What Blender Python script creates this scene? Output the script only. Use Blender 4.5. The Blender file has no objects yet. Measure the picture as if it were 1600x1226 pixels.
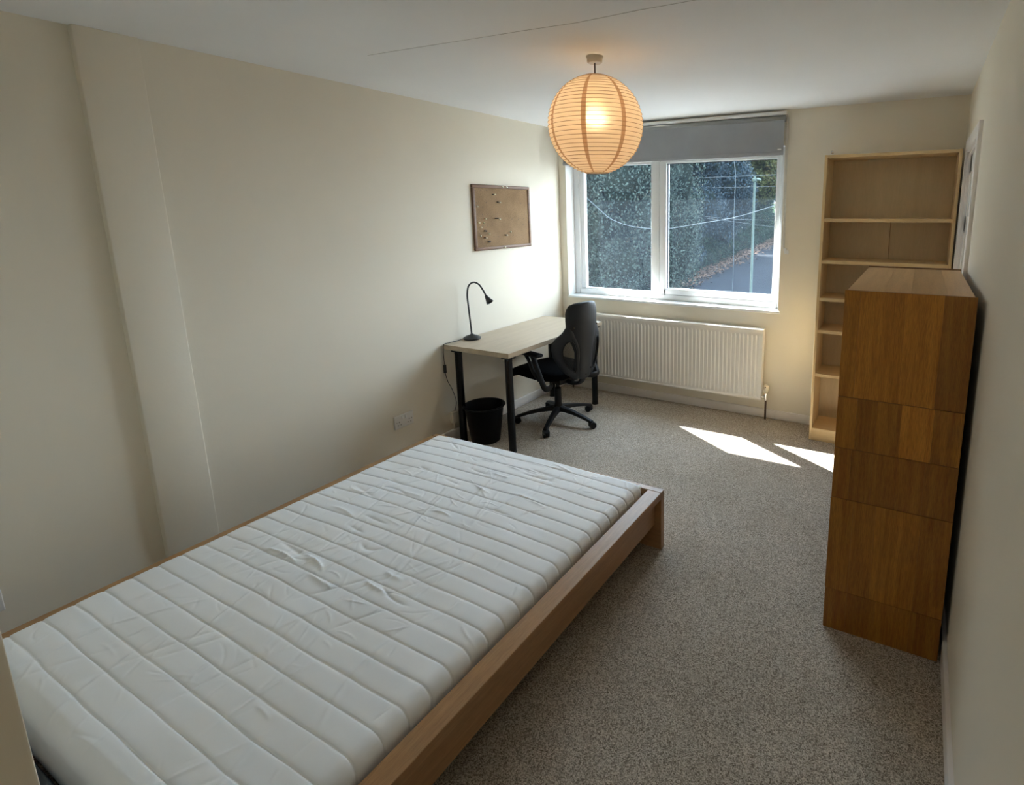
import bpy, bmesh, math, random
import numpy as np
from mathutils import Vector, Matrix, noise, Quaternion

R = math.radians
random.seed(7)
rng = np.random.default_rng(7)
sc = bpy.context.scene
COL = sc.collection

# ------------------------------------------------------------------ camera
F_PX, PX, PY = 858.13, 998.04, 493.02
YAW, PITCH, ROLL = 0.4728, -0.1909, -0.0044
CAM = Vector((2.9868, 0.0, 1.6687))
fw = Vector((-math.sin(YAW) * math.cos(PITCH), math.cos(YAW) * math.cos(PITCH), math.sin(PITCH)))
rt = Vector((math.cos(YAW), math.sin(YAW), 0))
up = rt.cross(fw)
rt2 = rt * math.cos(ROLL) + up * math.sin(ROLL)
up2 = up * math.cos(ROLL) - rt * math.sin(ROLL)
cd = bpy.data.cameras.new('camera')
cam = bpy.data.objects.new('camera', cd)
COL.objects.link(cam)
cam.matrix_world = Matrix(((rt2.x, up2.x, -fw.x, CAM.x), (rt2.y, up2.y, -fw.y, CAM.y),
                           (rt2.z, up2.z, -fw.z, CAM.z), (0, 0, 0, 1)))
cd.sensor_fit = 'HORIZONTAL'
cd.sensor_width = 36
cd.lens = F_PX * 36 / 1600
cd.shift_x = -(PX - 800) / 1600
cd.shift_y = -(613 - PY) / 1600
cd.clip_start = 0.02
cd.clip_end = 500
sc.camera = cam

# ------------------------------------------------------------------ world, sun, exposure
sc.view_settings.view_transform = 'Standard'
sc.view_settings.look = 'None'
sc.view_settings.gamma = 1
sc.view_settings.use_curve_mapping = False
sc.view_settings.exposure = 1.45
w = bpy.data.worlds.new('sky')
sc.world = w
w.use_nodes = True
wn = w.node_tree
wn.nodes.clear()
wo = wn.nodes.new('ShaderNodeOutputWorld')
wb = wn.nodes.new('ShaderNodeBackground')
wt = wn.nodes.new('ShaderNodeTexCoord')
wsx = wn.nodes.new('ShaderNodeSeparateXYZ')
wr = wn.nodes.new('ShaderNodeValToRGB')
wn.links.new(wt.outputs['Generated'], wsx.inputs[0])
wn.links.new(wsx.outputs['Z'], wr.inputs[0])
wr.color_ramp.elements[0].position = 0.0
wr.color_ramp.elements[0].color = (0.86, 0.94, 1.0, 1)
wr.color_ramp.elements[1].position = 1.0
wr.color_ramp.elements[1].color = (0.60, 0.78, 1.0, 1)
wn.links.new(wr.outputs[0], wb.inputs[0])
wb.inputs[1].default_value = 5.2
wn.links.new(wb.outputs[0], wo.inputs[0])

SUN_DIR = Vector((0.905, -0.532, -1.0)).normalized()
sl = bpy.data.lights.new('sun', 'SUN')
sl.energy = 33
sl.angle = R(0.55)
sl.color = (1.0, 0.95, 0.87)
so = bpy.data.objects.new('sun', sl)
so.rotation_euler = Vector((0, 0, -1)).rotation_difference(SUN_DIR).to_euler()
so.location = (-8, 9, 12)
COL.objects.link(so)

# unseen fill light behind the camera, added to brighten the near room
hl = bpy.data.lights.new('added_fill_light', 'AREA')
hl.shape = 'DISK'
hl.size = 0.35
hl.energy = 1.0
hl.color = (1.0, 0.95, 0.88)
ho = bpy.data.objects.new('added_fill_light', hl)
ho.location = (2.75, -1.15, 2.36)
COL.objects.link(ho)
sc.cycles.max_bounces = 16
sc.cycles.diffuse_bounces = 12

# portal that guides sky sampling through the window
pl = bpy.data.lights.new('window_portal', 'AREA')
pl.shape = 'RECTANGLE'
pl.size, pl.size_y = 1.95, 1.20
pl.cycles.is_portal = True
po = bpy.data.objects.new('window_portal', pl)
po.location = (1.05, 4.56, 1.5)
po.rotation_euler = (R(-90), 0, 0)
COL.objects.link(po)

# ------------------------------------------------------------------ helpers
def finish(name, bm, m, parent=None, smooth=False, auto=None):
    me = bpy.data.meshes.new(name)
    bm.normal_update()
    bm.to_mesh(me)
    bm.free()
    return link(name, me, m, parent, smooth, auto)

def link(name, me, m, parent=None, smooth=False, auto=None):
    o = bpy.data.objects.new(name, me)
    for mm in (m if isinstance(m, (list, tuple)) else [m]):
        me.materials.append(mm)
    if smooth or auto:
        me.polygons.foreach_set('use_smooth', [True] * len(me.polygons))
        if auto:
            me.set_sharp_from_angle(angle=R(auto))
    COL.objects.link(o)
    if parent is not None:
        o.parent = parent
    return o

def thing(name, label, cat, loc=(0, 0, 0), rotz=0.0, group=None):
    o = bpy.data.objects.new(name, None)
    o.empty_display_size = 0.1
    COL.objects.link(o)
    o.location = loc
    o.rotation_euler = (0, 0, rotz)
    return tag(o, label, cat, group)

def tag(o, label, cat, group=None, kind=None):
    o['label'] = label
    o['category'] = cat
    if group:
        o['group'] = group
    if kind:
        o['kind'] = kind
    return o

def struct(o):
    o['kind'] = 'structure'
    return o

def copy_tree(o, parent=None):
    c = o.copy()
    COL.objects.link(c)
    if parent is not None:
        c.parent = parent
    for ch in list(o.children):
        copy_tree(ch, c)
    return c

def B(bm, x0, x1, y0, y1, z0, z1, bev=0.0, seg=2):
    n = set(bm.verts)
    r = bmesh.ops.create_cube(bm, size=1)
    vs = r['verts']
    for v in vs:
        v.co = Vector(((x0 + x1) / 2 + v.co.x * (x1 - x0), (y0 + y1) / 2 + v.co.y * (y1 - y0),
                       (z0 + z1) / 2 + v.co.z * (z1 - z0)))
    if bev > 0:
        es = list({e for v in vs for e in v.link_edges})
        bmesh.ops.bevel(bm, geom=es, offset=bev, segments=seg, affect='EDGES', profile=0.5)
    return [v for v in bm.verts if v not in n]

def box(name, m, d, parent=None, bev=0.0, seg=2):
    bm = bmesh.new()
    B(bm, *d, bev, seg)
    return finish(name, bm, m, parent, auto=35 if bev else None)

def frame_of(t):
    t = t.normalized()
    a = Vector((0, 0, 1)) if abs(t.z) < 0.95 else Vector((1, 0, 0))
    u = t.cross(a).normalized()
    return u, t.cross(u).normalized()

def catmull(pts, n=8):
    pts = [Vector(p) for p in pts]
    P = [pts[0] * 2 - pts[1]] + pts + [pts[-1] * 2 - pts[-2]]
    out = []
    for i in range(1, len(P) - 2):
        a, b, c, d = P[i - 1:i + 3]
        for k in range(n):
            t = k / n
            out.append(0.5 * ((2 * b) + (c - a) * t + (2 * a - 5 * b + 4 * c - d) * t * t + (3 * b - a - 3 * c + d) * t ** 3))
    out.append(pts[-1])
    return out

def tube(bm, pts, r, seg=10, caps=True, flat=None):
    """sweep; r number or list; flat=(ru, rv) multipliers"""
    pts = [Vector(p) for p in pts]
    n = len(pts)
    rr = r if isinstance(r, (list, tuple)) else [r] * n
    u = None
    rings = []
    for i, p in enumerate(pts):
        t = (pts[min(i + 1, n - 1)] - pts[max(i - 1, 0)]).normalized()
        if u is None:
            u, v = frame_of(t)
        else:
            u = (u - t * u.dot(t)).normalized()
            v = t.cross(u)
        fu, fv = flat if flat else (1, 1)
        rings.append([bm.verts.new(p + u * math.cos(2 * math.pi * k / seg) * rr[i] * fu + v * math.sin(2 * math.pi * k / seg) * rr[i] * fv) for k in range(seg)])
    for a, b in zip(rings, rings[1:]):
        for k in range(seg):
            bm.faces.new((a[k], a[(k + 1) % seg], b[(k + 1) % seg], b[k]))
    if caps:
        bm.faces.new(rings[0][::-1])
        bm.faces.new(rings[-1])

def lathe(bm, prof, seg=32, c=(0, 0, 0), close=False):
    rings = []
    for (r, z) in prof:
        if r < 1e-6:
            rings.append([bm.verts.new((c[0], c[1], c[2] + z))])
        else:
            rings.append([bm.verts.new((c[0] + r * math.cos(2 * math.pi * k / seg), c[1] + r * math.sin(2 * math.pi * k / seg), c[2] + z)) for k in range(seg)])
    for a, b in zip(rings, rings[1:]):
        for k in range(seg):
            k2 = (k + 1) % seg
            if len(a) == 1 and len(b) == 1:
                continue
            if len(a) == 1:
                bm.faces.new((a[0], b[k], b[k2]))
            elif len(b) == 1:
                bm.faces.new((a[k], a[k2], b[0]))
            else:
                bm.faces.new((a[k], a[k2], b[k2], b[k]))
    bmesh.ops.recalc_face_normals(bm, faces=bm.faces[:])

def prism(bm, outline, thick, f):
    """outline: list of 2D points (closed). f(a, b, t) -> 3D. solid between t=0 and t=thick"""
    A = [bm.verts.new(f(a, b, 0)) for a, b in outline]
    C = [bm.verts.new(f(a, b, thick)) for a, b in outline]
    n = len(outline)
    for k in range(n):
        bm.faces.new((A[k], A[(k + 1) % n], C[(k + 1) % n], C[k]))
    bm.faces.new(A[::-1])
    bm.faces.new(C)
    bmesh.ops.recalc_face_normals(bm, faces=bm.faces[:])

# ------------------------------------------------------------------ materials
def base_mat(name):
    m = bpy.data.materials.new(name)
    m.use_nodes = True
    nt = m.node_tree
    b = nt.nodes['Principled BSDF']
    return m, nt, b

def N(nt, t, **kw):
    n = nt.nodes.new(t)
    for k, v in kw.items():
        setattr(n, k, v)
    return n

def mat(name, col, rough=0.5, metal=0.0, var=0.0, scale=8.0, bump=0.0, bscale=200.0, spec=None, sheen=0.0):
    m, nt, b = base_mat(name)
    b.inputs['Base Color'].default_value = (*col, 1)
    b.inputs['Roughness'].default_value = rough
    b.inputs['Metallic'].default_value = metal
    if spec is not None:
        b.inputs['Specular IOR Level'].default_value = spec
    if sheen:
        b.inputs['Sheen Weight'].default_value = sheen
    tc = N(nt, 'ShaderNodeTexCoord')
    if var > 0:
        nz = N(nt, 'ShaderNodeTexNoise')
        nz.inputs['Scale'].default_value = scale
        nz.inputs['Detail'].default_value = 4
        nt.links.new(tc.outputs['Object'], nz.inputs['Vector'])
        rp = N(nt, 'ShaderNodeValToRGB')
        rp.color_ramp.elements[0].position = 0.3
        rp.color_ramp.elements[1].position = 0.7
        rp.color_ramp.elements[0].color = (*[c * (1 - var) for c in col], 1)
        rp.color_ramp.elements[1].color = (*[min(1, c * (1 + var)) for c in col], 1)
        nt.links.new(nz.outputs[0], rp.inputs[0])
        nt.links.new(rp.outputs[0], b.inputs['Base Color'])
    if bump > 0:
        n2 = N(nt, 'ShaderNodeTexNoise')
        n2.inputs['Scale'].default_value = bscale
        n2.inputs['Detail'].default_value = 3
        nt.links.new(tc.outputs['Object'], n2.inputs['Vector'])
        bp = N(nt, 'ShaderNodeBump')
        bp.inputs['Strength'].default_value = 0.5
        bp.inputs['Distance'].default_value = bump
        nt.links.new(n2.outputs[0], bp.inputs['Height'])
        nt.links.new(bp.outputs[0], b.inputs['Normal'])
    return m

def wood(name, ca, cb, axis='z', scale=6.0, rough=0.4, stretch=18.0, objcol=False, fleck=0.25):
    """grain runs along the given axis"""
    m, nt, b = base_mat(name)
    tc = N(nt, 'ShaderNodeTexCoord')
    mp = N(nt, 'ShaderNodeMapping')
    s = [stretch, stretch, stretch]
    s['xyz'.index(axis)] = 1.0
    mp.inputs['Scale'].default_value = s
    oi = N(nt, 'ShaderNodeObjectInfo')
    ad = N(nt, 'ShaderNodeVectorMath', operation='ADD')
    nt.links.new(tc.outputs['Object'], ad.inputs[0])
    sc_ = N(nt, 'ShaderNodeVectorMath', operation='SCALE')
    cb3 = N(nt, 'ShaderNodeCombineXYZ')
    for i in range(3):
        nt.links.new(oi.outputs['Random'], cb3.inputs[i])
    nt.links.new(cb3.outputs[0], sc_.inputs[0])
    sc_.inputs['Scale'].default_value = 7.0
    nt.links.new(sc_.outputs[0], ad.inputs[1])
    nt.links.new(ad.outputs[0], mp.inputs['Vector'])
    nz = N(nt, 'ShaderNodeTexNoise')
    nz.inputs['Scale'].default_value = scale * 0.35
    nz.inputs['Detail'].default_value = 8
    nz.inputs['Roughness'].default_value = 0.62
    nz.inputs['Distortion'].default_value = 0.6
    nt.links.new(mp.outputs[0], nz.inputs['Vector'])
    rp = N(nt, 'ShaderNodeValToRGB')
    rp.color_ramp.elements[0].position = 0.32
    rp.color_ramp.elements[1].position = 0.68
    rp.color_ramp.elements[0].color = (*ca, 1)
    rp.color_ramp.elements[1].color = (*cb, 1)
    nt.links.new(nz.outputs[0], rp.inputs[0])
    # fine pores
    nz2 = N(nt, 'ShaderNodeTexNoise')
    nz2.inputs['Scale'].default_value = scale * 5
    nz2.inputs['Detail'].default_value = 2
    nt.links.new(mp.outputs[0], nz2.inputs['Vector'])
    mr = N(nt, 'ShaderNodeMapRange')
    mr.inputs['From Min'].default_value = 0.35
    mr.inputs['From Max'].default_value = 0.6
    mr.inputs['To Min'].default_value = 1 - fleck
    mr.inputs['To Max'].default_value = 1.0
    nt.links.new(nz2.outputs[0], mr.inputs[0])
    mx = N(nt, 'ShaderNodeMix', data_type='RGBA', blend_type='MULTIPLY')
    mx.inputs[0].default_value = 1
    nt.links.new(rp.outputs[0], mx.inputs[6])
    nt.links.new(mr.outputs[0], mx.inputs[7])
    last = mx.outputs[2]
    if objcol:
        m2 = N(nt, 'ShaderNodeMix', data_type='RGBA', blend_type='MULTIPLY')
        m2.inputs[0].default_value = 1
        nt.links.new(last, m2.inputs[6])
        nt.links.new(oi.outputs['Color'], m2.inputs[7])
        last = m2.outputs[2]
    nt.links.new(last, b.inputs['Base Color'])
    b.inputs['Roughness'].default_value = rough
    return m

M = {}
M['wall'] = mat('wall_paint', (0.77, 0.72, 0.615), 0.85, var=0.02, scale=1.3, bump=0.0006, bscale=60)
M['ceiling'] = mat('ceiling_paint', (0.81, 0.825, 0.84), 0.9, var=0.015, scale=2, bump=0.0006, bscale=60)
M['crack'] = mat('ceiling_crack', (0.42, 0.42, 0.41), 0.9)
M['trim'] = mat('white_gloss_paint', (0.82, 0.785, 0.765), 0.45, var=0.02, scale=4)
M['white'] = mat('white_paint', (0.80, 0.80, 0.79), 0.5)
M['upvc'] = mat('white_upvc', (0.82, 0.84, 0.85), 0.3)
M['gasket'] = mat('black_gasket', (0.03, 0.03, 0.035), 0.6)
M['socket'] = mat('socket_plastic', (0.74, 0.72, 0.69), 0.35)
M['dark_hole'] = mat('socket_hole', (0.04, 0.04, 0.04), 0.8)
M['radiator'] = mat('radiator_enamel', (0.84, 0.82, 0.78), 0.4)
M['copper'] = mat('aged_pipe', (0.10, 0.06, 0.045), 0.45, metal=0.3)
M['chrome'] = mat('chrome', (0.65, 0.62, 0.6), 0.2, metal=1)
M['valve'] = mat('cream_plastic', (0.72, 0.66, 0.55), 0.4)
M['black'] = mat('black_metal', (0.005, 0.005, 0.006), 0.22, spec=0.35)
M['black_plastic'] = mat('black_plastic', (0.006, 0.006, 0.007), 0.5, spec=0.3, bump=0.0003, bscale=500)
M['grey_plastic'] = mat('charcoal_plastic', (0.018, 0.020, 0.024), 0.45, spec=0.35, bump=0.0003, bscale=500)
M['seat_fabric'] = mat('black_seat_fabric', (0.004, 0.004, 0.0045), 0.95, spec=0.08, bump=0.001, bscale=400)
M['bin'] = mat('bin_plastic', (0.004, 0.004, 0.0045), 0.45, spec=0.15)
M['lamp_black'] = mat('lamp_matt_black', (0.02, 0.021, 0.022), 0.4)
M['beech'] = wood('birch_veneer', (0.66, 0.46, 0.225), (0.75, 0.555, 0.295), 'z', 5, 0.45, fleck=0.08)
M['beech_x'] = wood('birch_veneer_x', (0.66, 0.46, 0.225), (0.75, 0.555, 0.295), 'x', 5, 0.45, fleck=0.08)
M['back_board'] = wood('birch_back_board', (0.55, 0.43, 0.25), (0.62, 0.49, 0.30), 'z', 3, 0.55, stretch=8, fleck=0.05)
M['desk'] = wood('pale_birch_desk', (0.41, 0.33, 0.235), (0.49, 0.405, 0.295), 'y', 5, 0.4, stretch=12, fleck=0.06)
M['desk_edge'] = wood('pale_birch_edge', (0.60, 0.47, 0.31), (0.68, 0.55, 0.38), 'x', 5, 0.5, fleck=0.05)
M['oak_bed'] = wood('oak_bed', (0.33, 0.175, 0.072), (0.43, 0.24, 0.105), 'y', 6, 0.38, fleck=0.18)
M['oak_bed_x'] = wood('oak_bed_x', (0.33, 0.175, 0.072), (0.43, 0.24, 0.105), 'x', 6, 0.38, fleck=0.18)
M['oak_stave'] = wood('oak_stave', (0.38, 0.140, 0.014), (0.58, 0.26, 0.035), 'z', 7, 0.36, objcol=True, fleck=0.3)
M['oak_top'] = wood('oak_top_stave', (0.60, 0.38, 0.19), (0.72, 0.48, 0.26), 'y', 5, 0.36, objcol=True, fleck=0.12)
M['oak_dark'] = wood('oak_carcass', (0.17, 0.07, 0.02), (0.25, 0.11, 0.035), 'z', 6, 0.5)
M['dark_back'] = mat('dark_backing', (0.01, 0.009, 0.008), 0.8)
M['cork_frame'] = wood('cork_board_frame', (0.15, 0.07, 0.032), (0.23, 0.115, 0.055), 'y', 9, 0.5)
M['pin_white'] = mat('pale_pin', (0.85, 0.80, 0.62), 0.3)
M['pin_dark'] = mat('dark_pin', (0.05, 0.03, 0.02), 0.4)
M['blind'] = mat('blind_fabric', (0.30, 0.315, 0.335), 0.75, var=0.05, scale=5, bump=0.0004, bscale=900)
M['blind_side'] = mat('blind_fabric_lit', (0.30, 0.31, 0.315), 0.6)
M['chain'] = mat('blind_chain', (0.6, 0.58, 0.54), 0.4)
M['grey_base'] = mat('grey_base_fabric', (0.07, 0.085, 0.10), 0.85, bump=0.001, bscale=300)
M['rose'] = mat('ceiling_rose_cream', (0.55, 0.50, 0.42), 0.35)
M['cord'] = mat('brown_cord', (0.10, 0.06, 0.04), 0.6)
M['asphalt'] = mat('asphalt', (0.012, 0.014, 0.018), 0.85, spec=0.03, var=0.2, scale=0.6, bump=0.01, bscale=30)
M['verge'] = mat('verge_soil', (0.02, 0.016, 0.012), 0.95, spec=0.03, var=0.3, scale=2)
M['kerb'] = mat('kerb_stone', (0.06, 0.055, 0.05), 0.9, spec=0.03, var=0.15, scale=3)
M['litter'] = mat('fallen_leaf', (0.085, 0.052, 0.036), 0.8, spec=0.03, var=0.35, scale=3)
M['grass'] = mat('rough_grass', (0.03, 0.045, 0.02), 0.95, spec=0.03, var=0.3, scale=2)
M['bark'] = mat('tree_bark', (0.05, 0.042, 0.035), 0.95, spec=0.03, var=0.3, scale=6, bump=0.02, bscale=12)
M['lamppost'] = mat('lamp_post_paint', (0.055, 0.075, 0.066), 0.6, spec=0.03)
M['wire'] = mat('overhead_wire', (0.06, 0.072, 0.078), 0.6, spec=0.03)
M['brick'] = mat('outer_render', (0.45, 0.42, 0.38), 0.9, var=0.08, scale=4)
M['ext_trim'] = mat('eave_board', (0.5, 0.5, 0.5), 0.7)

def leaf_mat(name, ca, cb, transl=0.25):
    m, nt, b = base_mat(name)
    g = N(nt, 'ShaderNodeNewGeometry')
    rp = N(nt, 'ShaderNodeValToRGB')
    rp.color_ramp.elements[0].color = (*ca, 1)
    rp.color_ramp.elements[1].color = (*cb, 1)
    nt.links.new(g.outputs['Random Per Island'], rp.inputs[0])
    nt.links.new(rp.outputs[0], b.inputs['Base Color'])
    b.inputs['Roughness'].default_value = 0.7
    b.inputs['Specular IOR Level'].default_value = 0.12
    tr = N(nt, 'ShaderNodeBsdfTranslucent')
    nt.links.new(rp.outputs[0], tr.inputs[0])
    mx = N(nt, 'ShaderNodeMixShader')
    mx.inputs[0].default_value = transl
    nt.links.new(b.outputs[0], mx.inputs[1])
    nt.links.new(tr.outputs[0], mx.inputs[2])
    nt.links.new(mx.outputs[0], nt.nodes['Material Output'].inputs[0])
    return m
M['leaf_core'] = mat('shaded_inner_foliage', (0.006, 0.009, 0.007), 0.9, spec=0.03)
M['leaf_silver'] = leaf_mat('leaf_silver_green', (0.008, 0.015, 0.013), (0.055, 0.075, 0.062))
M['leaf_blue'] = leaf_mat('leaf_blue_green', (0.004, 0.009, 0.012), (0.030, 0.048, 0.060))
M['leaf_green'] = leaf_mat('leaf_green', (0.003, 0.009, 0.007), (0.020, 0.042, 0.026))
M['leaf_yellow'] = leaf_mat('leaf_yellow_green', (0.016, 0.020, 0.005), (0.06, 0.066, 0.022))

# carpet
m, nt, b = base_mat('carpet')
tc = N(nt, 'ShaderNodeTexCoord')
n1 = N(nt, 'ShaderNodeTexNoise'); n1.inputs['Scale'].default_value = 260; n1.inputs['Detail'].default_value = 2; n1.inputs['Roughness'].default_value = 0.7
n2 = N(nt, 'ShaderNodeTexNoise'); n2.inputs['Scale'].default_value = 2.2; n2.inputs['Detail'].default_value = 5
for n_ in (n1, n2):
    nt.links.new(tc.outputs['Object'], n_.inputs['Vector'])
rp = N(nt, 'ShaderNodeValToRGB')
rp.color_ramp.elements[0].position = 0.28
rp.color_ramp.elements[1].position = 0.72
rp.color_ramp.elements[0].color = (0.165, 0.132, 0.100, 1)
rp.color_ramp.elements[1].color = (0.74, 0.665, 0.57, 1)
vo = N(nt, 'ShaderNodeTexVoronoi'); vo.inputs['Scale'].default_value = 300
nt.links.new(tc.outputs['Object'], vo.inputs['Vector'])
sv = N(nt, 'ShaderNodeSeparateColor'); nt.links.new(vo.outputs['Color'], sv.inputs[0])
mv = N(nt, 'ShaderNodeMix', data_type='FLOAT'); mv.inputs[0].default_value = 0.42
nt.links.new(n1.outputs[0], mv.inputs[2]); nt.links.new(sv.outputs[0], mv.inputs[3])
nt.links.new(mv.outputs[0], rp.inputs[0])
r2 = N(nt, 'ShaderNodeValToRGB')
r2.color_ramp.elements[0].position = 0.35; r2.color_ramp.elements[0].color = (0.86, 0.85, 0.83, 1)
r2.color_ramp.elements[1].position = 0.65; r2.color_ramp.elements[1].color = (1, 1, 1, 1)
nt.links.new(n2.outputs[0], r2.inputs[0])
mx = N(nt, 'ShaderNodeMix', data_type='RGBA', blend_type='MULTIPLY'); mx.inputs[0].default_value = 1
nt.links.new(rp.outputs[0], mx.inputs[6]); nt.links.new(r2.outputs[0], mx.inputs[7])
nt.links.new(mx.outputs[2], b.inputs['Base Color'])
bp = N(nt, 'ShaderNodeBump'); bp.inputs['Strength'].default_value = 0.8; bp.inputs['Distance'].default_value = 0.004
nt.links.new(n1.outputs[0], bp.inputs['Height']); nt.links.new(bp.outputs[0], b.inputs['Normal'])
b.inputs['Roughness'].default_value = 0.95
b.inputs['Specular IOR Level'].default_value = 0.1
M['carpet'] = m

# mattress cloth
m, nt, b = base_mat('mattress_cloth')
tc = N(nt, 'ShaderNodeTexCoord')
n1 = N(nt, 'ShaderNodeTexNoise'); n1.inputs['Scale'].default_value = 2.5; n1.inputs['Detail'].default_value = 5
n2 = N(nt, 'ShaderNodeTexNoise'); n2.inputs['Scale'].default_value = 900
for n_ in (n1, n2):
    nt.links.new(tc.outputs['Object'], n_.inputs['Vector'])
rp = N(nt, 'ShaderNodeValToRGB')
rp.color_ramp.elements[0].position = 0.3; rp.color_ramp.elements[0].color = (0.86, 0.88, 0.90, 1)
rp.color_ramp.elements[1].position = 0.6; rp.color_ramp.elements[1].color = (0.88, 0.915, 0.96, 1)
nt.links.new(n1.outputs[0], rp.inputs[0]); nt.links.new(rp.outputs[0], b.inputs['Base Color'])
bp = N(nt, 'ShaderNodeBump'); bp.inputs['Strength'].default_value = 0.3; bp.inputs['Distance'].default_value = 0.0005
nt.links.new(n2.outputs[0], bp.inputs['Height']); nt.links.new(bp.outputs[0], b.inputs['Normal'])
b.inputs['Roughness'].default_value = 0.75
M['mattress'] = m

# cork
m, nt, b = base_mat('cork')
tc = N(nt, 'ShaderNodeTexCoord')
n1 = N(nt, 'ShaderNodeTexNoise'); n1.inputs['Scale'].default_value = 160; n1.inputs['Detail'].default_value = 3
n2 = N(nt, 'ShaderNodeTexNoise'); n2.inputs['Scale'].default_value = 7; n2.inputs['Detail'].default_value = 4
for n_ in (n1, n2):
    nt.links.new(tc.outputs['Object'], n_.inputs['Vector'])
rp = N(nt, 'ShaderNodeValToRGB')
rp.color_ramp.elements[0].position = 0.3; rp.color_ramp.elements[0].color = (0.21, 0.125, 0.06, 1)
rp.color_ramp.elements[1].position = 0.62; rp.color_ramp.elements[1].color = (0.31, 0.195, 0.10, 1)
nt.links.new(n1.outputs[0], rp.inputs[0])
r2 = N(nt, 'ShaderNodeValToRGB')
r2.color_ramp.elements[0].position = 0.3; r2.color_ramp.elements[0].color = (0.8, 0.78, 0.75, 1)
r2.color_ramp.elements[1].position = 0.6; r2.color_ramp.elements[1].color = (1, 1, 1, 1)
nt.links.new(n2.outputs[0], r2.inputs[0])
mx = N(nt, 'ShaderNodeMix', data_type='RGBA', blend_type='MULTIPLY'); mx.inputs[0].default_value = 1
nt.links.new(rp.outputs[0], mx.inputs[6]); nt.links.new(r2.outputs[0], mx.inputs[7])
nt.links.new(mx.outputs[2], b.inputs['Base Color'])
b.inputs['Roughness'].default_value = 0.9
M['cork'] = m

# window glass: slightly dusty pane, with the blue light haze mixed into its colour
m, nt, b = base_mat('window_glass')
nt.nodes.remove(b)
tp = N(nt, 'ShaderNodeBsdfTransparent'); tp.inputs[0].default_value = (0.90, 0.94, 0.96, 1)
gl = N(nt, 'ShaderNodeBsdfGlossy'); gl.inputs['Roughness'].default_value = 0.02
gg = N(nt, 'ShaderNodeNewGeometry')
dp = N(nt, 'ShaderNodeVectorMath', operation='DOT_PRODUCT')
nt.links.new(gg.outputs['Incoming'], dp.inputs[0]); nt.links.new(gg.outputs['Normal'], dp.inputs[1])
def MA(op, a, b_=None):
    q = N(nt, 'ShaderNodeMath', operation=op)
    for i_, v_ in enumerate((a, b_)):
        if v_ is None: continue
        if isinstance(v_, (int, float)): q.inputs[i_].default_value = v_
        else: nt.links.new(v_, q.inputs[i_])
    return q.outputs[0]
schlick = MA('ADD', MA('MULTIPLY', MA('POWER', MA('SUBTRACT', 1.0, MA('ABSOLUTE', dp.outputs['Value'])), 5.0), 0.92), 0.035)
m1 = N(nt, 'ShaderNodeMixShader')
nt.links.new(schlick, m1.inputs[0]); nt.links.new(tp.outputs[0], m1.inputs[1]); nt.links.new(gl.outputs[0], m1.inputs[2])
tl = N(nt, 'ShaderNodeBsdfTranslucent'); tl.inputs[0].default_value = (0.55, 0.75, 1.0, 1)
tc = N(nt, 'ShaderNodeTexCoord'); nz = N(nt, 'ShaderNodeTexNoise'); nz.inputs['Scale'].default_value = 3; nz.inputs['Detail'].default_value = 5
nt.links.new(tc.outputs['Object'], nz.inputs['Vector'])
mr = N(nt, 'ShaderNodeMapRange'); mr.inputs['From Min'].default_value = 0.35; mr.inputs['From Max'].default_value = 0.75
mr.inputs['To Min'].default_value = 0.0032; mr.inputs['To Max'].default_value = 0.0065
nt.links.new(nz.outputs[0], mr.inputs[0])
m2 = N(nt, 'ShaderNodeMixShader')
nt.links.new(mr.outputs[0], m2.inputs[0]); nt.links.new(m1.outputs[0], m2.inputs[1]); nt.links.new(tl.outputs[0], m2.inputs[2])
nt.links.new(m2.outputs[0], nt.nodes['Material Output'].inputs[0])
M['glass'] = m

# rice paper: translucent sheet, the bulb shows softly through it
def paper(name, col, thru):
    m, nt, b = base_mat(name)
    nt.nodes.remove(b)
    df = N(nt, 'ShaderNodeBsdfDiffuse'); df.inputs[0].default_value = (*col, 1)
    tl = N(nt, 'ShaderNodeBsdfTranslucent'); tl.inputs[0].default_value = (*[min(1, c * 1.05) for c in col], 1)
    rf = N(nt, 'ShaderNodeBsdfRefraction'); rf.inputs['IOR'].default_value = 1.18; rf.inputs['Roughness'].default_value = 1.0
    rf.inputs[0].default_value = (*col, 1)
    a = N(nt, 'ShaderNodeMixShader'); a.inputs[0].default_value = 0.5
    nt.links.new(df.outputs[0], a.inputs[1]); nt.links.new(tl.outputs[0], a.inputs[2])
    c = N(nt, 'ShaderNodeMixShader'); c.inputs[0].default_value = thru
    nt.links.new(a.outputs[0], c.inputs[1]); nt.links.new(rf.outputs[0], c.inputs[2])
    nt.links.new(c.outputs[0], nt.nodes['Material Output'].inputs[0])
    return m
M['paper'] = paper('rice_paper', (0.88, 0.74, 0.58), 0.15)
M['paper_seam'] = paper('rice_paper_doubled', (0.52, 0.32, 0.19), 0.0)
M['wire_rib'] = mat('paper_covered_wire', (0.34, 0.19, 0.10), 0.7)
m, nt, b = base_mat('bulb_glow')
b.inputs['Emission Color'].default_value = (1.0, 0.80, 0.36, 1)
b.inputs['Emission Strength'].default_value = 4.5
M['bulb'] = m

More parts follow.
